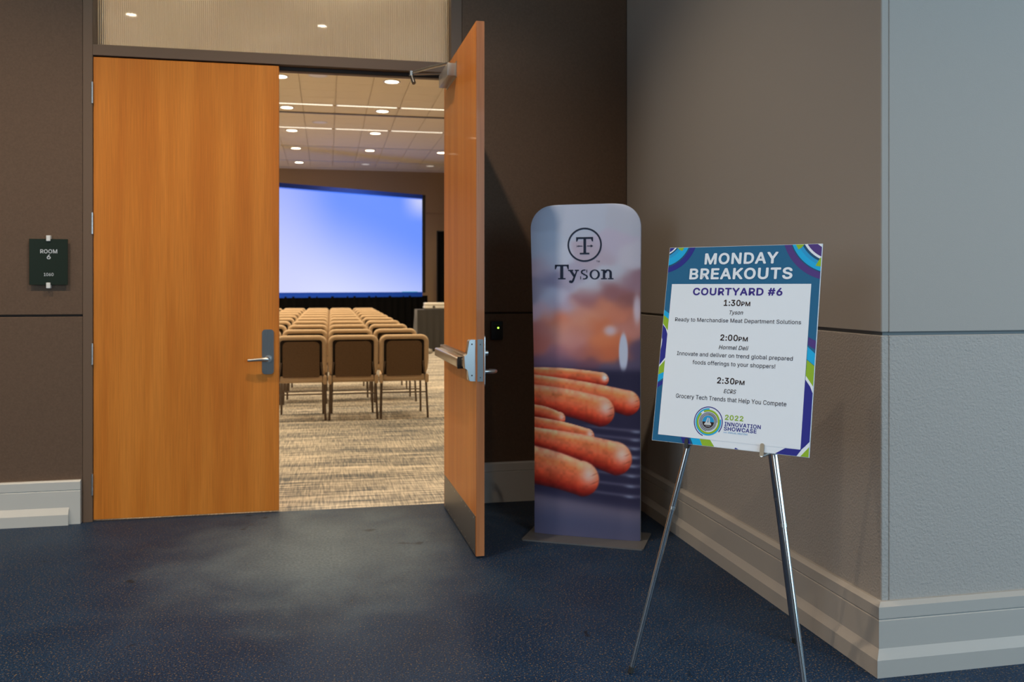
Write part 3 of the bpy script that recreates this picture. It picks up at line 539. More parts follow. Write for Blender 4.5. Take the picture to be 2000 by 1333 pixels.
    GLYPHS[_c] = (int(_a)/1000, [[tuple(int(v)/1000 for v in q.split(',')) for q in L.split()] for L in _p.split(';') if L.strip()])
_area = lambda L: sum(L[k-1][0]*L[k][1]-L[k][0]*L[k-1][1] for k in range(len(L)))/2
def _inside(p, L):
    c = False
    for k in range(len(L)):
        (x0, y0), (x1, y1) = L[k-1], L[k]
        if (y0 > p[1]) != (y1 > p[1]) and p[0] < (x1-x0)*(p[1]-y0)/(y1-y0)+x0: c = not c
    return c
GM = {}
def glyph(ch):
    """filled triangles of one letter; overlapping strokes are filled one by one"""
    if ch in GM: return GM[ch]
    loops = GLYPHS[ch][1]; vs, fs = [], []
    if loops:
        big = max(loops, key=lambda L: abs(_area(L))); sgn = 1 if _area(big) > 0 else -1
        outs = [L for L in loops if _area(L)*sgn > 0]; holes = [L for L in loops if _area(L)*sgn < 0]
        for q, O in enumerate(outs):
            c = bpy.data.curves.new('t', 'CURVE'); c.dimensions = '2D'; c.fill_mode = 'FRONT'
            for L in [O]+[h for h in holes if _inside(h[0], O)]:
                sp = c.splines.new('POLY'); sp.points.add(len(L)-1); sp.use_cyclic_u = True
                for k, (a, b) in enumerate(L): sp.points[k].co = (a, b, 0, 1)
            o = bpy.data.objects.new('t', c); COL.objects.link(o)
            me = bpy.data.meshes.new_from_object(o.evaluated_get(bpy.context.evaluated_depsgraph_get()))
            n = len(vs); vs += [(v.co.x, v.co.y, q*1e-5) for v in me.vertices]; fs += [tuple(n+i for i in p.vertices) for p in me.polygons]
            bpy.data.objects.remove(o); bpy.data.curves.remove(c); bpy.data.meshes.remove(me)
    GM[ch] = (vs, fs); return GM[ch]
def text_mesh(body, bold=0, shear=0):
    V, F = [], []; x = 0
    for ch in body:
        vs, fs = glyph(ch); n = len(V)
        V += [(x+a+shear*b, b, z) for a, b, z in vs]; F += [tuple(n+i for i in f) for f in fs]
        x += GLYPHS[ch][0]+1.6*bold
    sh = [(0, 0)]+([(bold*math.cos(k*PI/4), bold*math.sin(k*PI/4)) for k in range(8)] if bold > .002 else [])
    n = len(V); vs, fs = [], []               # heavier strokes: the outline swept round a small circle
    for q, (dx, dy) in enumerate(sh):
        vs += [(v[0]+dx, v[1]+dy, v[2]+q*2e-5) for v in V]; fs += [tuple(i+q*n for i in f) for f in F]
    me = bpy.data.meshes.new('t'); me.from_pydata(vs, [], fs)
    return me
CAP = {}
def text(body, m, parent, fr, x0, x1, base, cap, offset=0, shear=0, name='lettering', lift=.0006):
    """fr = (origin, ex, ey, normal) in the parent's space; the text runs from x0 to x1 with its baseline at base"""
    offset *= .62
    if offset not in CAP:
        h = text_mesh('H', offset); CAP[offset] = (min(v.co.y for v in h.vertices), max(v.co.y for v in h.vertices))
    b0, b1 = CAP[offset]
    me = text_mesh(body, offset, shear); me.name = name
    xs = [v.co.x for v in me.vertices]; a, b = min(xs), max(xs)
    O, ex, ey, en = fr
    for v in me.vertices:
        x = x0+(v.co.x-a)/(b-a)*(x1-x0); y = base+(v.co.y-b0)/(b1-b0)*cap
        v.co = O+ex*x+ey*y+en*(lift+v.co.z)
    me.materials.clear(); me.materials.append(m)
    o = bpy.data.objects.new(name, me); COL.objects.link(o); o.parent = parent; return o

# ------------------------------------------------------------------ room sign and card reader
white_i = mat('white print', (.62, .64, .66), .5)
rs = thing('room_sign', 'small dark green glass room sign with white lettering, left of the closed door', 'sign', (-1.585, D, 1.4))
MB().box(-.104, .104, -.020, -.014, 0, .268, .001, 1).build('plate', mat('dark green glass plate', (.016, .026, .018), .18), rs)
MB().box(-.011, .011, -.028, 0, .255, .288, .002, 1).build('clip', mat('white clip', (.75, .75, .72), .35), rs)
MB().box(-.011, .011, -.028, 0, -.020, .013, .002, 1).build('clip', MATS['white clip'], rs)
frs = (Vector((0, -.020, 0)), Vector((1, 0, 0)), Vector((0, 0, 1)), Vector((0, -1, 0)))
text('ROOM', white_i, rs, frs, -.044, .047, .184, .023, .02)
text('6', white_i, rs, frs, -.009, .012, .150, .027, .02)
text('1060', white_i, rs, frs, -.025, .027, .052, .018, .01)
cr = thing('card_reader', 'small black card reader with a green light on the brown wall', 'card reader', (1.074, D, 1.046))
MB().box(-.040, .040, -.022, 0, 0, .121, .006, 3).build('housing', black, cr, 50)
MB().box(-.034, .034, -.024, -.020, .098, .115, .002, 1).build('top_band', mat('dark blue plastic', (.015, .03, .04), .3), cr)
MB().disc((.008, -.0245, .078), .006, .003, 16, 'y').build('status_light', mat('green led', (.4, 1, .1), .4, emit=((.45, 1, .08), 2.2)), cr)

# ------------------------------------------------------------------ banner
bw = .59
ban = thing('banner_stand', 'tall rounded fabric banner with sausages on a grill, beside the open door', 'banner', (1.147, 4.819, 0), math.atan2(-.281, .519))
# base plate in the banner's own space (x along the panel, y away from the viewer)
pl = MB().prism([(-.030, -.150), (.620, -.150), (.628, -.142), (.628, .165), (.620, .172), (-.030, .172), (-.038, .165), (-.038, -.142)], 0, .007, 'z').build('base_plate', mat('grey steel plate', (.20, .20, .20), .5, .6), ban)
NX, NZ = 150, 470
HT = 1.845
def edge(z):
    """left and right border of the panel at height z"""
    l = -.0034-.022*max(0, min(1, (z-.7)/1.0))**1.3; r = .590+.004*max(0, min(1, (z-1.2)/.5))
    rc = .135; zc = HT-rc
    if z > zc:
        q = min(1, (z-zc)/rc); d = rc*(1-math.sqrt(max(0, 1-q**2.2)))
        l += d; r -= d*.98
    return l, r
ban_pts = []; rng = np.random.default_rng(5)
def smooth_noise(h, w, cell):
    g = rng.random((h//cell+3, w//cell+3)); yy = np.arange(h)/cell; xx = np.arange(w)/cell
    y0 = yy.astype(int); x0 = xx.astype(int); fy = (yy-y0)[:, None]; fx = (xx-x0)[None, :]
    fy = fy*fy*(3-2*fy); fx = fx*fx*(3-2*fx)
    return (g[y0][:, x0]*(1-fy)*(1-fx)+g[y0+1][:, x0]*fy*(1-fx)+g[y0][:, x0+1]*(1-fy)*fx+g[y0+1][:, x0+1]*fy*fx)
def paint():
    """printed picture: rows from the bottom up, in picture units (u 0..206 across, v 0..650 down)"""
    xs = np.array([[edge(HT*j/NZ)[0]+(edge(HT*j/NZ)[1]-edge(HT*j/NZ)[0])*i/NX for i in range(NX+1)] for j in range(NZ+1)])
    zs = np.repeat((HT*np.arange(NZ+1)/NZ)[:, None], NX+1, 1)
    X = 1044+xs/.59*206; Y = 1050-zs*352.5
    pts = [(1060,420,130,150,178),(1140,430,140,158,185),(1230,430,140,155,180),(1050,480,140,160,188),(1080,510,150,168,195),(1060,520,150,145,170),(1120,545,130,135,165),(1080,550,105,110,145),(1050,570,120,125,155),
     (1200,480,145,150,180),(1170,500,140,140,165),(1235,500,150,160,185),(1200,540,145,160,185),(1240,548,110,90,110),(1150,562,150,165,190),(1080,580,150,165,195),(1100,595,140,135,165),(1060,610,165,150,175),(1150,582,120,80,90),
     (1200,572,110,75,85),(1230,592,100,65,70),(1180,600,165,105,85),(1215,612,165,100,80),(1240,622,140,85,75),(1130,610,165,115,105),(1085,622,175,100,78),(1060,650,150,95,95),(1060,670,150,85,80),(1100,660,165,120,120),(1140,650,160,105,95),
     (1170,640,165,90,60),(1180,668,175,100,65),(1200,690,160,80,50),(1205,672,170,90,55),(1130,690,130,80,85),(1090,690,140,95,110),(1080,706,80,65,95),(1110,710,60,50,80),(1150,712,75,50,70),(1235,640,150,100,95),(1240,680,55,50,80),
     (1235,715,50,50,80),(1200,722,60,60,90),(1160,690,150,80,60),(1120,670,160,110,110),(1100,640,170,115,100),(1150,625,170,115,95)]
    num = np.zeros(X.shape+(3,)); den = np.zeros(X.shape)
    wob = (smooth_noise(NZ+1, NX+1, 14)-.5)*9
    for x, y, r, g, b in pts:
        w = np.exp(-(((X-x+wob)**2)/(2*15**2)+((Y-y+wob)**2)/(2*10.5**2)))+1e-9
        num += w[..., None]*np.array([r, g, b]); den += w
    im = num/den[..., None]*.84+np.array([158, 132, 142])*.16
    n1 = smooth_noise(NZ+1, NX+1, 10); n2 = smooth_noise(NZ+1, NX+1, 4)
    def over(mask, col): im[:] = im*(1-mask[..., None])+np.array(col, float)*mask[..., None] if not isinstance(col, np.ndarray) else im*(1-mask[..., None])+col*mask[..., None]
    sg = lambda d, s: 1/(1+np.exp(-np.clip(d/s, -40, 40)))
    # blurred cut faces and glints
    over(sg(1-np.sqrt(((X-1219)/8.5)**2+((Y-688)/37)**2), .06), (150, 162, 192))
    over(sg(1-np.sqrt(((X-1194)/11)**2+((Y-646)/9)**2), .25)*.8, (165, 165, 190))
    over(sg(1-np.sqrt(((X-1245)/7)**2+((Y-604)/26)**2), .2)*.8, (170, 172, 198))
    # grill
    over(sg(Y-722, 3), (34, 34, 58))
    for k, y in enumerate((836, 852, 869, 886, 903, 922, 942, 962)):
        d = Y-(y+(X-1200)*.06)
        over(np.exp(-(d/3.2)**2)*sg(X-1150, 8)*.55, (78, 78, 104))
        over(np.exp(-((d-2)/3)**2)*np.exp(-((X-(1243-k*1.8))/9)**2)*.6, (115, 130, 162))
    over(sg(Y-972-(X-1044)*.10, 4), (86, 82, 104)); over(sg(Y-1000-(X-1044)*.05, 9), (56, 62, 92)); over(sg(Y-1035, 12)*.6, (70, 68, 92))
    # sausages: left end, tip, half widths, shift
    def sausage(xa, ya, ra, xt, yt, rt, hl=1.0):
        L = xt-rt-xa; t = np.clip((X-xa)/L, -.3, 1.0)
        bow = -np.sin(np.clip(t, 0, 1)*PI)*3
        cy = ya+(yt-ya)*t+bow; r = ra+(rt-ra)*t
        dx = np.clip(X-(xt-rt), 0, None); v = (Y-cy)/r; d = 1-np.sqrt((dx/r)**2+v**2)
        m = sg(d, .018)
        key = [-1, -.8, -.45, -.05, .35, .7, 1.0]
        cols = np.array([(196, 132, 112), (212, 142, 112), (190, 104, 66), (178, 86, 60), (158, 58, 38), (112, 26, 20), (58, 14, 20)], float)
        vv = np.clip(v+.10*(n1-.5), -1, 1)
        c = np.stack([np.interp(vv, key, cols[:, q]) for q in range(3)], -1)
        c *= (1+.24*(n1-.5)+.16*(n2-.5))[..., None]
        tip = np.exp(-(((X-(xt-rt*.55))/(rt*.42))**2+((v+.25)/.5)**2))*.75*hl
        c = c*(1-tip[..., None])+np.array([205, 178, 182])*tip[..., None]
        # pinched creases at the tip
        cr_ = np.exp(-((dx/r-.75)/.2)**2)*(np.sin(v*14+dx*.2) > .75)*.35*(np.abs(v) < .6)*(dx > 0)*.5
        c *= (1-cr_)[..., None]
        over(m, c)
    sausage(1040, 733, 12, 1191, 741, 14, 1.5)
    sausage(1040, 750, 15, 1250, 785, 25, .6)
    sausage(1040, 779, 24, 1202, 803, 30)
    sausage(1040, 808, 13, 1106, 820, 13, .9)
    sausage(1040, 832, 13, 1163, 852, 15)
    sausage(1040, 859, 19, 1235, 893, 33)
    sausage(1040, 915, 38, 1172, 936, 35)
    im[:] = np.clip(im, 0, 255)
    s = im/255; l = np.where(s <= .04045, s/12.92, ((s+.055)/1.055)**2.4)
    white = np.array(lin((166, 169, 174)))
    return np.clip(l/white*.80, .002, .95)
img = paint()
vs = []; fs = []; cols = []
for j in range(NZ+1):
    z = .0075+(HT-.0075)*j/NZ; l, r = edge(HT*j/NZ)
    for i in range(NX+1):
        a = i/NX; y = -.014*(1-(2*a-1)**6)
        vs.append((l+(r-l)*a, y, z)); cols.append(img[j, i])
q = NX+1
for j in range(NZ):
    for i in range(NX): fs.append((j*q+i, j*q+i+1, (j+1)*q+i+1, (j+1)*q+i))
nb = len(vs)                                   # rear skin, plain pale
loop = [j*q for j in range(NZ+1)] + [NZ*q+i for i in range(1, NX+1)] + [j*q+NX for j in range(NZ-1, -1, -1)]
for k in loop: x, y, z = vs[k]; vs.append((x, y+.028, z)); cols.append(np.array([.55, .62, .72]))
for k in range(len(loop)-1): fs.append((loop[k], loop[k+1], nb+k+1, nb+k))
fs.append(tuple(nb+k for k in range(len(loop))))
me = bpy.data.meshes.new('fabric_cover'); me.from_pydata(vs, [], fs)
ca = me.color_attributes.new('print', 'FLOAT_COLOR', 'POINT')
arr = np.ones((len(vs), 4), np.float32); arr[:, :3] = np.array(cols); ca.data.foreach_set('color', arr.ravel())
pm = mat('printed banner fabric', (.5, .5, .5), .8, spec=.2, bump=(900, .1, .0008)); nt = pm.node_tree
an = nt.nodes.new('ShaderNodeVertexColor'); an.layer_name = 'print'; nt.links.new(an.outputs[0], nt.nodes['Principled BSDF'].inputs['Base Color'])
for p in me.polygons: p.use_smooth = True
me.set_sharp_from_angle(angle=math.radians(50)); me.materials.append(pm)
fc = bpy.data.objects.new('fabric_cover', me); COL.objects.link(fc); fc.parent = ban
fc['label'] = 'printed fabric picture of sausages on a grill'
# logo and wordmark on the banner
navy_i = mat('navy print', (.006, .016, .050), .6)
def flat_poly(polys, name, m, parent, f, lift):
    """flat printed shapes: list of polygons (a, b) in frame f"""
    O, ex, ey, en = f; bm = MB(); ok = False
    for P in polys:
        if len(P) < 3: continue
        bm.bm.faces.new([bm.bm.verts.new(O+ex*a+ey*b+en*lift) for a, b in P]); ok = True
    me = bpy.data.meshes.new(name); 
    bmesh.ops.triangulate(bm.bm, faces=bm.bm.faces[:])
    bm.bm.normal_update()
    for fc_ in bm.bm.faces:
        if fc_.normal.dot(en) < 0: fc_.normal_flip()
    bm.bm.to_mesh(me); bm.bm.free(); me.materials.append(m)
    o = bpy.data.objects.new(name, me); COL.objects.link(o); o.parent = parent; return o
def annulus(cx, cy, rx, ry, wx, wy, a0=0, a1=360, n=64):
    out = []; n = max(4, int(n*abs(a1-a0)/360))
    for k in range(n):
        t0 = math.radians(a0+(a1-a0)*k/n); t1 = math.radians(a0+(a1-a0)*(k+1)/n)
        out.append([(cx+rx*math.cos(t0), cy+ry*math.sin(t0)), (cx+rx*math.cos(t1), cy+ry*math.sin(t1)), (cx+(rx-wx)*math.cos(t1), cy+(ry-wy)*math.sin(t1)), (cx+(rx-wx)*math.cos(t0), cy+(ry-wy)*math.sin(t0))])
    return out
fb_ = (Vector((0, -.0145, 0)), Vector((1, 0, 0)), Vector((0, 0, 1)), Vector((0, -1, 0)))
def bar(x0, x1, y0, y1): return [(x0, y0), (x1, y0), (x1, y1), (x0, y1)]
flat_poly(annulus(.2863, 1.621, .0965, .0945, .0095, .0095), 'emblem_ring', navy_i, ban, fb_, .0006)
cx, cy = .2863, 1.621
T_ = [bar(cx-.0475, cx+.0475, cy+.032, cy+.0425), bar(cx-.0065, cx+.0085, cy-.045, cy+.034), bar(cx-.027, cx+.027, cy-.053, cy-.044),
      [(cx-.0475, cy+.036), (cx-.0475, cy+.018), (cx-.0415, cy+.018), (cx-.035, cy+.033)], [(cx+.0475, cy+.036), (cx+.0475, cy+.018), (cx+.0415, cy+.018), (cx+.035, cy+.033)]]
flat_poly(T_, 'emblem_letter', navy_i, ban, fb_, .0006)
ay = cy-.007
A_ = [bar(cx+.014, cx+.036, ay-.002, ay+.002), [(cx+.034, ay-.008), (cx+.048, ay), (cx+.034, ay+.008)], bar(cx-.040, cx-.012, ay-.002, ay+.002),
      [(cx-.034, ay-.007), (cx-.026, ay), (cx-.034, ay+.007), (cx-.031, ay)], [(cx-.047, ay-.008), (cx-.040, ay), (cx-.047, ay+.008), (cx-.043, ay)]]
flat_poly(A_, 'emblem_arrow', navy_i, ban, fb_, .0006)
bz = 1.4305; xh = 1.4835                       # baseline and x-height of the wordmark
def sb(*p): return bar(*p)
Tt = [sb(.118, .197, 1.503, 1.512), sb(.148, .166, 1.436, 1.505), sb(.136, .179, bz, 1.4375), [(.118, 1.509), (.118, 1.486), (.123, 1.486), (.131, 1.504)], [(.197, 1.509), (.197, 1.486), (.192, 1.486), (.184, 1.504)]]
Yy = [[(.200, xh-.005), (.216, xh-.005), (.236, 1.449), (.228, 1.436)], [(.240, xh-.005), (.247, xh-.005), (.227, 1.423), (.216, 1.412), (.211, 1.416)], sb(.193, .223, xh-.007, xh), sb(.231, .255, xh-.007, xh),
      [(.225, 1.430), (.232, 1.436), (.222, 1.414), (.212, 1.408), (.208, 1.416), (.216, 1.418)]] + annulus(.207, 1.4175, .0085, .0075, .0085, .0075, n=16)
Oo = annulus(.343, 1.457, .0290, .0275, .0120, .006, n=48)
Nn = [sb(.388, .402, 1.437, xh-.006), sb(.378, .411, bz, 1.4365), sb(.378, .400, xh-.007, xh), sb(.4245, .4385, 1.437, 1.466), sb(.416, .447, bz, 1.4365)] + [[(a, b) for a, b in P] for P in annulus(.4165, 1.465, .022, .0195, .0140, .008, 0, 180, 48)]
Ss = annulus(.284, 1.4705, .0190, .0140, .0095, .0065, 60, 265, 48)+annulus(.284, 1.4440, .0210, .0145, .0100, .0065, -115, 95, 48)+[sb(.2965, .301, 1.468, 1.4835), sb(.262, .2665, bz, 1.447)] + [[(.281, 1.4500), (.287, 1.4585), (.287, 1.4645), (.280, 1.4560)]]
for P in (Tt, Yy, Ss, Oo, Nn): flat_poly(P, 'lettering', navy_i, ban, fb_, .0006)
text('TM', navy_i, ban, fb_, .352, .371, 1.524, .009, 0)

# ------------------------------------------------------------------ sign on the easel
EX = Vector((.67508, -.73775, 0)).normalized(); EY = Vector((.15401, .14093, .97797)).normalized()
EX = (EX-EY*EX.dot(EY)).normalized(); EN = EX.cross(EY)        # EN points to the viewer
SW, SH = .5585, .7115
so = Vector((1.142, 2.989, .839))
sg_ = thing('sign_board', 'tilted session sign headed MONDAY BREAKOUTS with blue and green border, standing on the easel', 'sign', so)
Z0 = Vector((0, 0, 0))
fs_ = (Z0, EX, EY, EN)
edge_m = mat('foam board edge', (.62, .68, .74), .6)
bd = MB(); bd.box(0, SW, 0, SH, -.005, 0)
M = Matrix((( EX.x, EY.x, EN.x, 0), (EX.y, EY.y, EN.y, 0), (EX.z, EY.z, EN.z, 0), (0, 0, 0, 1)))
bd.xf(M).build('board', edge_m, sg_)
def clip(P, x0, x1, y0, y1):
    for ax, lim, s in ((0, x0, 1), (0, x1, -1), (1, y0, 1), (1, y1, -1)):
        out = []
        for i in range(len(P)):
            a, b = P[i-1], P[i]; da = (a[ax]-lim)*s; db = (b[ax]-lim)*s
            if da >= 0: 
                if db >= 0: out.append(b)
                else: t = da/(da-db); out.append((a[0]+(b[0]-a[0])*t, a[1]+(b[1]-a[1])*t))
            elif db >= 0:
                t = da/(da-db); out.append((a[0]+(b[0]-a[0])*t, a[1]+(b[1]-a[1])*t)); out.append(b)
        P = out
        if len(P) < 3: return []
    return P
def pr(name, c, polys, lift, box=(.0012, SW-.0012, .0012, SH-.0012)):
    if name in ('printed_stripe', 'printed_patch'):
        for P in polys: flat_poly([clip(P, *box)], name, c, sg_, fs_, lift)
        return
    return flat_poly([clip(P, *box) for P in polys], name, c, sg_, fs_, lift)
ink = lambda n, c: mat(n, lin(c), .55, spec=.35)
teal = ink('teal ink', (20, 96, 140)); tealD = ink('slate blue ink', (14, 78, 118)); cyan = ink('cyan ink', (8, 168, 226)); cyan2 = ink('light cyan ink', (30, 150, 210))
green = ink('green ink', (140, 180, 40)); navyk = ink('deep blue ink', (34, 38, 138)); purple = ink('purple ink', (74, 52, 128)); whiteI = ink('white paper', (222, 232, 244)); brownk = ink('dark brown ink', (40, 20, 22)); greyk = ink('dark grey ink', (48, 42, 56))
pr('printed_background', teal, [bar(0, SW, 0, SH)], .0004)
def arc(c, r0, r1): return annulus(c[0], c[1], r1, r1, r1-r0, r1-r0, n=120)
tl = (-.030, .752)
def rr(c, p): return math.hypot(p[0]-c[0], p[1]-c[1])
pr('printed_ring', navyk, arc(tl, .119, .139), .0006)
pr('printed_ring', tealD, arc(tl, .113, .119), .0006)
pr('printed_ring', cyan, arc(tl, .088, .113), .0006); pr('printed_ring', cyan2, arc(tl, .076, .088), .0006)
pr('printed_ring', tealD, arc(tl, .071, .076), .0006)
pr('printed_ring', whiteI, arc(tl, .066, .071), .0007); pr('printed_disc', navyk, [[(tl[0]+.066*math.cos(2*PI*k/60), tl[1]+.066*math.sin(2*PI*k/60)) for k in range(60)]], .0006)
pr('printed_patch', green, [[(.029, .7125), (.0587, .7125), (.0516, .698), (.041, .702)]], .0008)
tc_ = (.610, .772)
pr('printed_ring', purple, arc(tc_, .168, .190), .0006); pr('printed_ring', tealD, arc(tc_, .164, .168), .0006)
pr('printed_ring', cyan, arc(tc_, .146, .164), .0006); pr('printed_ring', cyan2, arc(tc_, .134, .146), .0006)
pr('printed_ring', tealD, arc(tc_, .126, .134), .0006); pr('printed_ring', whiteI, arc(tc_, .118, .126), .0007)
pr('printed_disc', purple, [[(tc_[0]+.118*math.cos(2*PI*k/90), tc_[1]+.118*math.sin(2*PI*k/90)) for k in range(90)]], .0006)
pr('printed_patch', whiteI, [[(.5402, .7124), (.5584, .7124), (.5584, .6986)]], .0008)
pr('printed_patch', green, [[(.4679, .7123), (.4991, .7123), (.4905, .700), (.4795, .6925)], [(.5544, .662), (.5584, .665), (.5584, .632), (.5398, .6352)]], .0008)
pr('printed_stripe', whiteI, [[(-.001, .4281), (.0241, .3973), (.0243, .2933), (-.0009, .2626)]], .0005)
pr('printed_stripe', cyan, [[(0, .4773), (.0232, .4622), (.0243, .44), (0, .4577)], [(.0228, .2478), (.023, .226), (0, .2094), (0, .2363)], [(.531, .3609), (.5585, .337), (.5585, .298), (.5317, .318)], [(.146, .0236), (.1804, .0236), (.1928, 0), (.1585, 0)]], .0006)
pr('printed_stripe', green, [[(0, .4577), (.0243, .44), (.0241, .3973), (0, .4274)], [(.0236, .2932), (.0234, .2478), (0, .2363), (0, .2633)], [(.5318, .3164), (.5585, .296), (.5585, .228), (.5312, .2645)], [(.1804, .0236), (.2194, .0236), (.2373, 0), (.1928, 0)]], .0006)
pr('printed_stripe', purple, [[(.532, .3924), (.5585, .380), (.5585, .350), (.5316, .3661)]], .0006)
pr('printed_stripe', navyk, [[(0, .4222), (.0139, .4072), (.0237, .3836), (.0263, .339), (.0247, .3034), (0, .2701), (0, .3209), (.0036, .3449), (.0041, .3659), (0, .376)], [(.0225, .2192), (.0225, .2035), (0, .1887), (0, .2061)], [(.1094, .0236), (.1374, .0236), (.1515, 0), (.1203, 0)]], .0006)
pr('printed_stripe', whiteI, [[(.2194, .0236), (.5315, .0236), (.5315, .2645), (.5585, .228), (.5585, 0), (.2373, 0)]], .0005)
pr('printed_stripe', navyk, [[(.529, .2508), (.5315, .2508), (.5479, .2291), (.5585, .205), (.5575, .0504), (.544, .0344), (.5315, .0218), (.529, .0218)], [(.4452, 0), (.4804, .0225), (.533, .0225), (.5181, 0)], [(.3118, .0063), (.326, 0), (.3079, 0)]], .0007)
pr('printed_stripe', green, [[(.5575, .034), (.5585, 0), (.530, 0)]], .0008)
pr('printed_stripe', tealD, [[(.1374, .0236), (.146, .0236), (.1585, 0), (.1515, 0)]], .0006)
pr('printed_panel', whiteI, [bar(.0224, .5300, .0232, .573)], .0010)
def tx(s, m, x0, x1, base, cap, off=0, shear=0): return text(s, m, sg_, fs_, x0, x1, base, cap, off, shear, lift=.0014)
tx('MONDAY', whiteI, .143, .4118, .6449, .0416, .042)
tx('BREAKOUTS', whiteI, .0889, .4649, .5900, .0408, .042)
tx('COURTYARD #6', ink('indigo ink', (52, 38, 134)), .1083, .4351, .5317, .0271, .042)
tx('1:30', brownk, .2287, .2905, .4938, .0220, .030); tx('PM', brownk, .2930, .3253, .4938, .0158, .030)
tx('Tyson', brownk, .2523, .3017, .4638, .0140, .012, .22)
tx('Ready to Merchandise Meat Department Solutions', greyk, .0483, .5049, .4347, .0140, .008)
tx('2:00', brownk, .2263, .2905, .3699, .0218, .030); tx('PM', brownk, .2930, .3261, .3699, .0155, .030)
tx('Hormel Deli', brownk, .2240, .3311, .3394, .0145, .012, .22)
tx('Innovate and deliver on trend global prepared', greyk, .0676, .4855, .3111, .0142, .008)
tx('foods offerings to your shoppers!', greyk, .1305, .4285, .2819, .0142, .008)
tx('2:30', brownk, .2274, .2905, .2191, .0214, .030); tx('PM', brownk, .2930, .3265, .2191, .0152, .030)
tx('ECRS', brownk, .2549, .2992, .1872, .0140, .012, .22)
tx('Grocery Tech Trends that Help You Compete', greyk, .0781, .4745, .1583, .0150, .008)
tx('2022', green, .2668, .3323, .0962, .0175, .035)
tx('INNOVATION', navyk, .2672, .3943, .0758, .0134, .03)
tx('SHOWCASE', navyk, .2662, .3809, .0600, .0135, .03)
tx('AND', cyan2, .2652, .2780, .0514, .0035); tx('ANNUAL MEETING', cyan2, .2815, .3507, .0510, .0055)
lc = (.2074, .0838)
def la(c, r, w, a0, a1, lift=.0014, name='emblem_ring'): flat_poly(annulus(lc[0], lc[1], r, r, w, w, a0, a1, 96), name, c, sg_, fs_, lift)
la(navyk, .0528, .0032, -38, 252)
la(cyan, .0470, .0050, 88, 375); la(green, .0422, .0068, -225, 118, .0015)
silver = ink('silver ink', (130, 140, 152)); silverL = ink('pale silver ink', (196, 204, 212))
la(navyk, .0330, .0016, 0, 262); la(silver, .0314, .0100, 0, 360); la(cyan2, .0214, .0214, 0, 180); la(brownk, .0214, .0214, 180, 360)
la(silverL, .0300, .0008, 0, 360, .0016); la(silverL, .0226, .0007, 0, 360, .0016)
for k in range(20):                                   # rim inscription too small to read: short strokes
    a = math.radians(20+k*7.4) if k < 10 else math.radians(205+(k-10)*14)
    p = lambda r, d: (lc[0]+r*math.cos(a+d), lc[1]+r*math.sin(a+d))
    flat_poly([[p(.0245, -.02), p(.0245, .02), p(.0285, .02), p(.0285, -.02)]], 'emblem_mark', greyk, sg_, fs_, .0016)
x, y = lc
flat_poly([[(x-.014, y-.008), (x-.009, y-.001), (x-.004, y+.014), (x, y+.015), (x-.003, y-.002), (x+.001, y-.002), (x+.001, y+.013), (x+.005, y+.013), (x+.007, y-.002), (x+.010, y-.004), (x+.012, y-.011), (x-.013, y-.011)]], 'emblem_figure', silverL, sg_, fs_, .0017)
flat_poly([bar(x-.008, x+.008, y-.0165, y-.0135)], 'emblem_mark', silver, sg_, fs_, .0017)

# easel
APX = Vector((1.452, 2.905, 1.505)); FL = Vector((1.067, 3.008, 0)); FR = Vector((1.500, 2.540, 0)); FB = Vector((1.786, 3.131, 0))
ez = thing('easel', 'chromed three-legged display easel holding the session sign', 'easel', (1.44, 2.88, 0))
eo = Vector((1.44, 2.88, 0))
def leg(foot, top, name='leg'):
    foot = foot+(top-foot).normalized()*.004; dirn = (top-foot).normalized()
    m = foot.lerp(top, .40)
    l = MB().tube([foot-eo+dirn*.02, m-eo], .0094, 16).tube([m-eo-dirn*.01, top-eo], .0105, 16).build(name, chrome, ez, 50)
    MB().tube([foot-eo, foot-eo+dirn*.022], .0100, 14).build('foot_cap', dark, l, 50)
    MB().tube([m-eo-dirn*.014, m-eo-dirn*.002], .0109, 16).build('clamp_ring', steel, l, 50)
    return l
sidev = EX*.02
leg(FL, APX-sidev); leg(FR, APX+sidev); leg(FB, APX+Vector((.03, .03, -.02)))
MB().box(-.04, .04, -.012, .02, 1.478, 1.520, .004, 2).xf(Matrix.Translation((APX.x-eo.x, APX.y-eo.y, 0)) @ Matrix.Rotation(math.atan2(EX.y, EX.x), 4, 'Z')).build('top_hinge', steel, ez, 50)
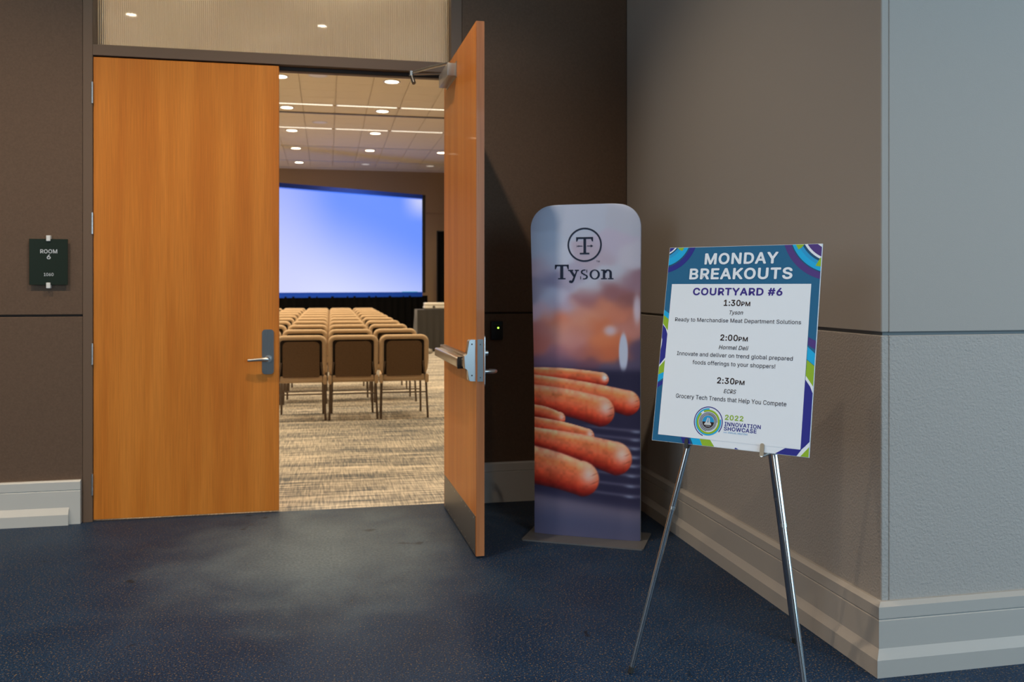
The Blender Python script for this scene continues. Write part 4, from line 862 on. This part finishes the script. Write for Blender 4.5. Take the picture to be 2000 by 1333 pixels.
# holders: bracket on each front leg with a hook under the sign
for (foot, sx, lab) in ((FL, .135, 'dark'), (FR, .405, 'bare')):
    top = APX + (sidev if foot is FR else -sidev)
    t = (.835-foot.z)/(top.z-foot.z); pl_ = foot.lerp(top, t)-eo
    hook = so+EX*sx-eo
    mm = black if lab == 'dark' else steel
    dk = lab == 'dark'
    h = MB().tube([pl_, hook-EN*.012-EY*.010, hook+EN*.006-EY*.010], .0055, 10)
    hk = h.build('sign_hook', mm, ez, 50)
    top_ = .020 if dk else .030; w_ = .0065 if dk else .0068
    pts = [(-w_, -.012), (w_, -.012)]+[(w_*math.cos(k*PI/8), top_-w_+w_*math.sin(k*PI/8)) for k in range(9)]
    tb_ = MB().prism(pts, 0, .003, 'z'); tb_.xf(Matrix.Translation(hook+EN*.004) @ M)
    tb_.build('tab', mm if dk else mat('worn brass tab', (.34, .29, .22), .5, .5), hk, 30)
    MB().tube([pl_-Vector((0, 0, .012)), pl_+Vector((0, 0, .014))], .0145, 16).build('collar', black if lab == 'dark' else steel, ez, 50)
    if lab == 'dark':
        MB().box(-.026, .030, -.010, .010, -.010, .008, .002, 1).xf(Matrix.Translation(pl_-EN*(-.012)) @ Matrix.Rotation(math.atan2(EX.y, EX.x), 4, 'Z')).build('bracket', black, ez)
        MB().disc((pl_+EX*.022+EN*.022), .005, .004, 12, 'y').disc((pl_-EX*.02+EN*.022), .005, .004, 12, 'y').build('bolt', steel, ez)

# ------------------------------------------------------------------ banquet chairs
fab = mat('tan chair fabric', (.62, .45, .28), .9, bump=(500, .4, .001), sheen=.15, var=((120, 120, 120), .12, 2))
fab_d = mat('shaded chair back fabric', (.15, .092, .048), .95, bump=(500, .4, .001), var=((160, 160, 160), .18, 2))  # back panel shade under overhead lamps put into a darker brown
fab_k = mat('black chair back gap', (.02, .014, .010), .9)
legm = mat('bronze chair tube', (.17, .13, .10), .4, .7)
def rrect(w, z0, z1, rt, rb, n=6):
    pts = []
    for cx, cz, r, a in ((w-rt, z1-rt, rt, 0), (-w+rt, z1-rt, rt, 90), (-w+rb, z0+rb, rb, 180), (w-rb, z0+rb, rb, 270)):
        for k in range(n+1):
            t = math.radians(a+90*k/n); pts.append((cx+r*math.cos(t), cz+r*math.sin(t)))
    return pts
def lean(z): return -.205-.10*(z-.42)        # y of the back plane at height z
def make_chair():
    t = thing('banquet_chair', 'x', 'chair')
    b = MB(); pts = [(.222, .475), (.232, .52), (.236, .60), (.236, .70), (.236, .785)]
    pts += [(.181+.055*math.cos(k*PI/12), .802+.055*math.sin(k*PI/12)) for k in range(0, 7)]
    pts += [(-x, z) for x, z in pts[::-1]]
    b.tube([(x, lean(z)+.012, z) for x, z in pts], [.016, .022]+[.027]*(len(pts)-4)+[.022, .016], 10, r2=.036)
    b.build('backrest', fab, t, 180)
    b = MB(); b.prism([(x, z) for x, z in rrect(.222, .455, .85, .04, .03)], .006, .05, 'y')
    for v in b.bm.verts: v.co.y += lean(v.co.z)
    b.build('back_cushion', fab, t, 40)
    b = MB(); b.prism([(x, z) for x, z in rrect(.216, .445, .842, .05, .02)], -.002, .008, 'y')
    for v in b.bm.verts: v.co.y += lean(v.co.z)
    b.build('back_shell', fab_k, t, 40)
    b = MB(); b.prism([(x, z) for x, z in rrect(.186, .445, .818, .05, .015)], -.016, 0, 'y')
    for v in b.bm.verts: v.co.y += lean(v.co.z)-.010
    b.build('back_panel', fab_d, t, 40)
    b = MB(); b.box(-.235, .235, -.225, .235, .385, .465, .032, 4)
    b.build('seat', fab, t, 60)
    for sx in (-1, 1):
        MB().tube([(sx*.247, -.290, 0), (sx*.234, -.225, .38), (sx*.226, -.222, .44), (sx*.20, lean(.6)-.006, .6)], .0115, 8).build('leg', legm, t, 60)
        MB().tube([(sx*.222, .215, 0), (sx*.215, .19, .39)], .0115, 8).build('leg', legm, t, 60)
        MB().box(sx*.240-.019, sx*.240+.019, -.275, -.180, .370, .462, .016, 4).build('gang_bumper', fab, t, 60)
    MB().tube([(-.238, -.245, .27), (.238, -.245, .27)], .007, 8).tube([(-.218, .197, .25), (.218, .197, .25)], .007, 8).tube([(-.235, -.24, .385), (-.215, .19, .385)], .009, 8).tube([(.235, -.24, .385), (.215, .19, .385)], .009, 8).build('stretcher', legm, t, 60)
    return t
proto = make_chair(); used = False
seatw = ['the right aisle end', 'second from the right aisle', 'third from the right aisle', 'fourth from the right aisle', 'fifth from the right aisle']
rowz = ['nearest row', 'second row', 'third row', 'fourth row', 'fifth row', 'sixth row', 'seventh row', 'eighth row', 'ninth row', 'last row before the screen']
for r in range(10):
    y = 9.62+1.32*r
    for k in range(6):
        x = .805-.531*k+.006*r
        zc = y*.9786
        if x+.26 < -.0530*y*.995-.02: break
        if used: c = copy_tree(proto)
        else: c = proto; used = True
        c.location = (x+random.uniform(-.001, .001), y+random.uniform(-.010, .010), 0); c.rotation_euler = (0, 0, random.uniform(-.003, .003))
        lb = 'tan upholstered banquet chair in the %s, %s' % (rowz[r], seatw[k] if k < 5 else 'sixth from the right aisle')
        c['label'] = lb; c['group'] = 'rows of banquet chairs facing the screen'

# ------------------------------------------------------------------ screen with drapes, draped table
def cam_pt(xc, zc):                       # point given across / ahead of the camera -> world
    a = math.radians(11.8853); return Vector((xc*math.cos(a)+zc*math.sin(a), zc*math.cos(a)-xc*math.sin(a), 0))
dv = Vector((.748, .664))
SR = (-2.45+.03, 24.45)
pr_ = cam_pt(*SR); pl2 = cam_pt(SR[0]-5.0*dv.x, SR[1]-5.0*dv.y)
ang = math.atan2(pr_.y-pl2.y, pr_.x-pl2.x)
scn = thing('projection_screen', 'large angled projection screen glowing blue and white in a dark frame', 'screen', pl2, ang)
ZB, ZT = 1.24, 3.93
fm = mat('screen frame with painted spill', (.003, .040, .42), .7)  # projector overspill on the dark frame put into its blue
MB().box(0, 5.0, -.03, .03, ZT-.11, ZT).box(0, .11, -.03, .03, ZB, ZT-.11).build('frame', fm, scn)
MB().box(0, 4.9, -.03, .03, ZB-.13, ZB).build('lower_frame', mat('lower frame with painted spill', (.003, .09, .85), .7), scn)  # stronger overspill along the lower edge, painted as bright blue
MB().box(4.90, 5.0, -.031, .03, ZB-.02, ZT-.001).build('frame_post', mat('black frame fabric', (.012, .010, .010), .9), scn)
def screen_mat():
    m = bpy.data.materials.new('projected picture'); m.use_nodes = True; nt = m.node_tree; n = nt.nodes; L = nt.links; b = n['Principled BSDF']
    tc = n.new('ShaderNodeTexCoord'); sx = n.new('ShaderNodeSeparateXYZ'); L.new(tc.outputs['Object'], sx.inputs[0])
    def mr(src, a, b_, c=0, d=1):
        q = n.new('ShaderNodeMapRange'); q.interpolation_type = 'SMOOTHSTEP'; q.inputs['From Min'].default_value = a; q.inputs['From Max'].default_value = b_; q.inputs['To Min'].default_value = c; q.inputs['To Max'].default_value = d; L.new(src, q.inputs['Value']); return q.outputs[0]
    def mix(f, a, c):
        q = n.new('ShaderNodeMix'); q.data_type = 'RGBA'; L.new(f, q.inputs['Factor'])
        for s, v in (('A', a), ('B', c)):
            if isinstance(v, tuple): q.inputs[s].default_value = (*v, 1)
            else: L.new(v, q.inputs[s])
        return q.outputs['Result']
    def mth(op, a, c):
        q = n.new('ShaderNodeMath'); q.operation = op
        for i, v in enumerate((a, c)):
            if isinstance(v, float): q.inputs[i].default_value = v
            else: L.new(v, q.inputs[i])
        return q.outputs[0]
    X, Z = sx.outputs[0], sx.outputs[2]
    # diagonal run from blue (upper right) to pale (lower left)
    dgn = mth('ADD', mth('MULTIPLY', Z, 1.0), mth('MULTIPLY', X, .36))
    base = mix(mr(dgn, 1.3, 4.6), lin((224, 228, 255)), lin((108, 148, 255)))
    left = mr(X, 2.4, .6)                       # pale left side
    c = mix(mth('MULTIPLY', left, .5), base, lin((196, 202, 255)))
    cor = mth('MULTIPLY', mr(X, 4.1, 4.95), mr(Z, 3.1, 3.85))
    c = mix(mth('MULTIPLY', cor, .9), c, lin((214, 218, 250)))
    top = mr(Z, 3.775, 3.81)
    c = mix(mth('MULTIPLY', top, .75), c, lin((40, 110, 250)))
    bottom = mr(Z, 1.265, 1.245)
    tx_ = mth('MULTIPLY', bottom, mth('MULTIPLY', mr(X, 4.22, 4.24), mr(X, 4.76, 4.74)))
    c = mix(tx_, c, lin((70, 170, 200)))
    b.inputs['Base Color'].default_value = (.02, .02, .02, 1); b.inputs['Roughness'].default_value = .9; b.inputs['Specular IOR Level'].default_value = 0
    L.new(c, b.inputs['Emission Color']); b.inputs['Emission Strength'].default_value = 1.0
    return m
MB().box(.11, 4.90, -.012, 0, ZB, ZT-.11).build('picture_surface', screen_mat(), scn)
drape_m = mat('black drape', (.004, .0038, .0038), .95, spec=.1)
def drape(x0, x1, z0, z1, amp, pitch, name, m, parent, y=0, flare=0):
    n = int((x1-x0)/pitch*8)+2; bm = MB(); rows = []
    for z, f in ((z0, 1+flare), ((z0+z1)/2, 1), (z1, .35)):
        rows.append([[bm.bm.verts.new((x0+(x1-x0)*i/n, y+s*.006+amp*f*(math.sin(2*PI*i/8)+.35*math.sin(2*PI*i/8*.37+1)), z)) for i in range(n+1)] for s in (0, 1)])
    for k in range(2):
        for s in (0, 1):
            for i in range(n):
                bm.bm.faces.new((rows[k][s][i], rows[k][s][i+1], rows[k+1][s][i+1], rows[k+1][s][i]))
    return bm.build(name, m, parent, 60)
drape(-.05, 5.08, .01, ZB-.10, .035, .22, 'skirt', drape_m, scn, -.02)
# tall drape panel at the right
pd = cam_pt(-2.10, 25.1)
dp = thing('pipe_drape', 'tall black drape panel beside the screen, half hidden by the open door', 'drape', pd)
drape(-.02, 1.5, .02, 2.95, .05, .20, 'drape', drape_m, dp)
MB().tube([(-.03, .0, 0), (-.03, .0, 2.98)], .02, 10).tube([(-.03, 0, 2.965), (1.5, 0, 2.965)], .02, 10).box(-.2, .2, -.2, .2, 0, .02).build('pole_frame', black, dp)
# table
tp = cam_pt(-2.022, 18.8)
tb = thing('draped_table', 'tall table under a charcoal pleated cloth, right of the chair rows', 'table', tp)
cloth = mat('charcoal table cloth', (.040, .038, .036), .9, sheen=.2)
bm = MB(); n = 120; per = 2*(1.5+.62); rows = []
for z, amp, grow in ((.02, .016, .035), (.45, .012, .018), (.895, .0, 0)):
    ring = []
    for i in range(n):
        s = per*i/n
        if s < 1.5: p, nn = (s, 0), (0, -1)
        elif s < 2.12: p, nn = (1.5, s-1.5), (1, 0)
        elif s < 3.62: p, nn = (1.5-(s-2.12), .62), (0, 1)
        else: p, nn = (0, .62-(s-3.62)), (-1, 0)
        a = grow+amp*math.sin(s*2*PI/.14); ring.append(bm.bm.verts.new((p[0]+nn[0]*a, p[1]+nn[1]*a, z)))
    rows.append(ring)
for k in range(2):
    for i in range(n): bm.bm.faces.new((rows[k][i], rows[k][(i+1) % n], rows[k+1][(i+1) % n], rows[k+1][i]))
bm.bm.faces.new(rows[2]); bm.build('table_cloth', cloth, tb, 40)
MB().box(.01, 1.49, .01, .61, .87, .892).build('table_top', dark, tb)
for (a, b_) in ((.06, .06), (1.44, .06), (.06, .56), (1.44, .56)): MB().tube([(a, b_, 0), (a, b_, .87)], .016, 8).build('leg', legm, tb)
bx = thing('equipment_case', 'low white equipment case standing on the charcoal draped table', 'case', tp+Vector((.17, .12, .895)))
wc = mat('white case plastic', (.80, .78, .72), .4)
MB().box(0, .46, 0, .34, .012, .075, .02, 3).box(.01, .45, .01, .33, .078, .145, .022, 3).build('shell', wc, bx, 60)
MB().disc((.20, -.002, .05), .03, .01, 20, 'y').build('latch', steel_d, bx, 40)
for (a, b_) in ((.05, .05), (.41, .05), (.05, .29), (.41, .29)): MB().disc((a, b_, 0), .015, .014, 10).build('foot', dark, bx)
pw = cam_pt(-1.78, 18.25)
o = bpy.data.meshes.new('cloth_bundle'); bm = bmesh.new(); bmesh.ops.create_icosphere(bm, subdivisions=3, radius=1)
for v in bm.verts:
    k = 1+.12*math.sin(v.co.x*7+v.co.y*5)+.08*math.sin(v.co.z*11+v.co.x*3); v.co = Vector((v.co.x*.13*k, v.co.y*.09*k, max(0, v.co.z*.07*k+.045)))
bm.to_mesh(o); bm.free()
for p in o.polygons: p.use_smooth = True
o.materials.append(mat('pale grey cloth', (.42, .39, .34), .9)); ob = bpy.data.objects.new('cloth_bundle', o); COL.objects.link(ob); ob.location = pw
tag(ob, 'small pale crumpled bundle on the floor at the foot of the draped table', 'bundle')
bpy.context.view_layer.update()
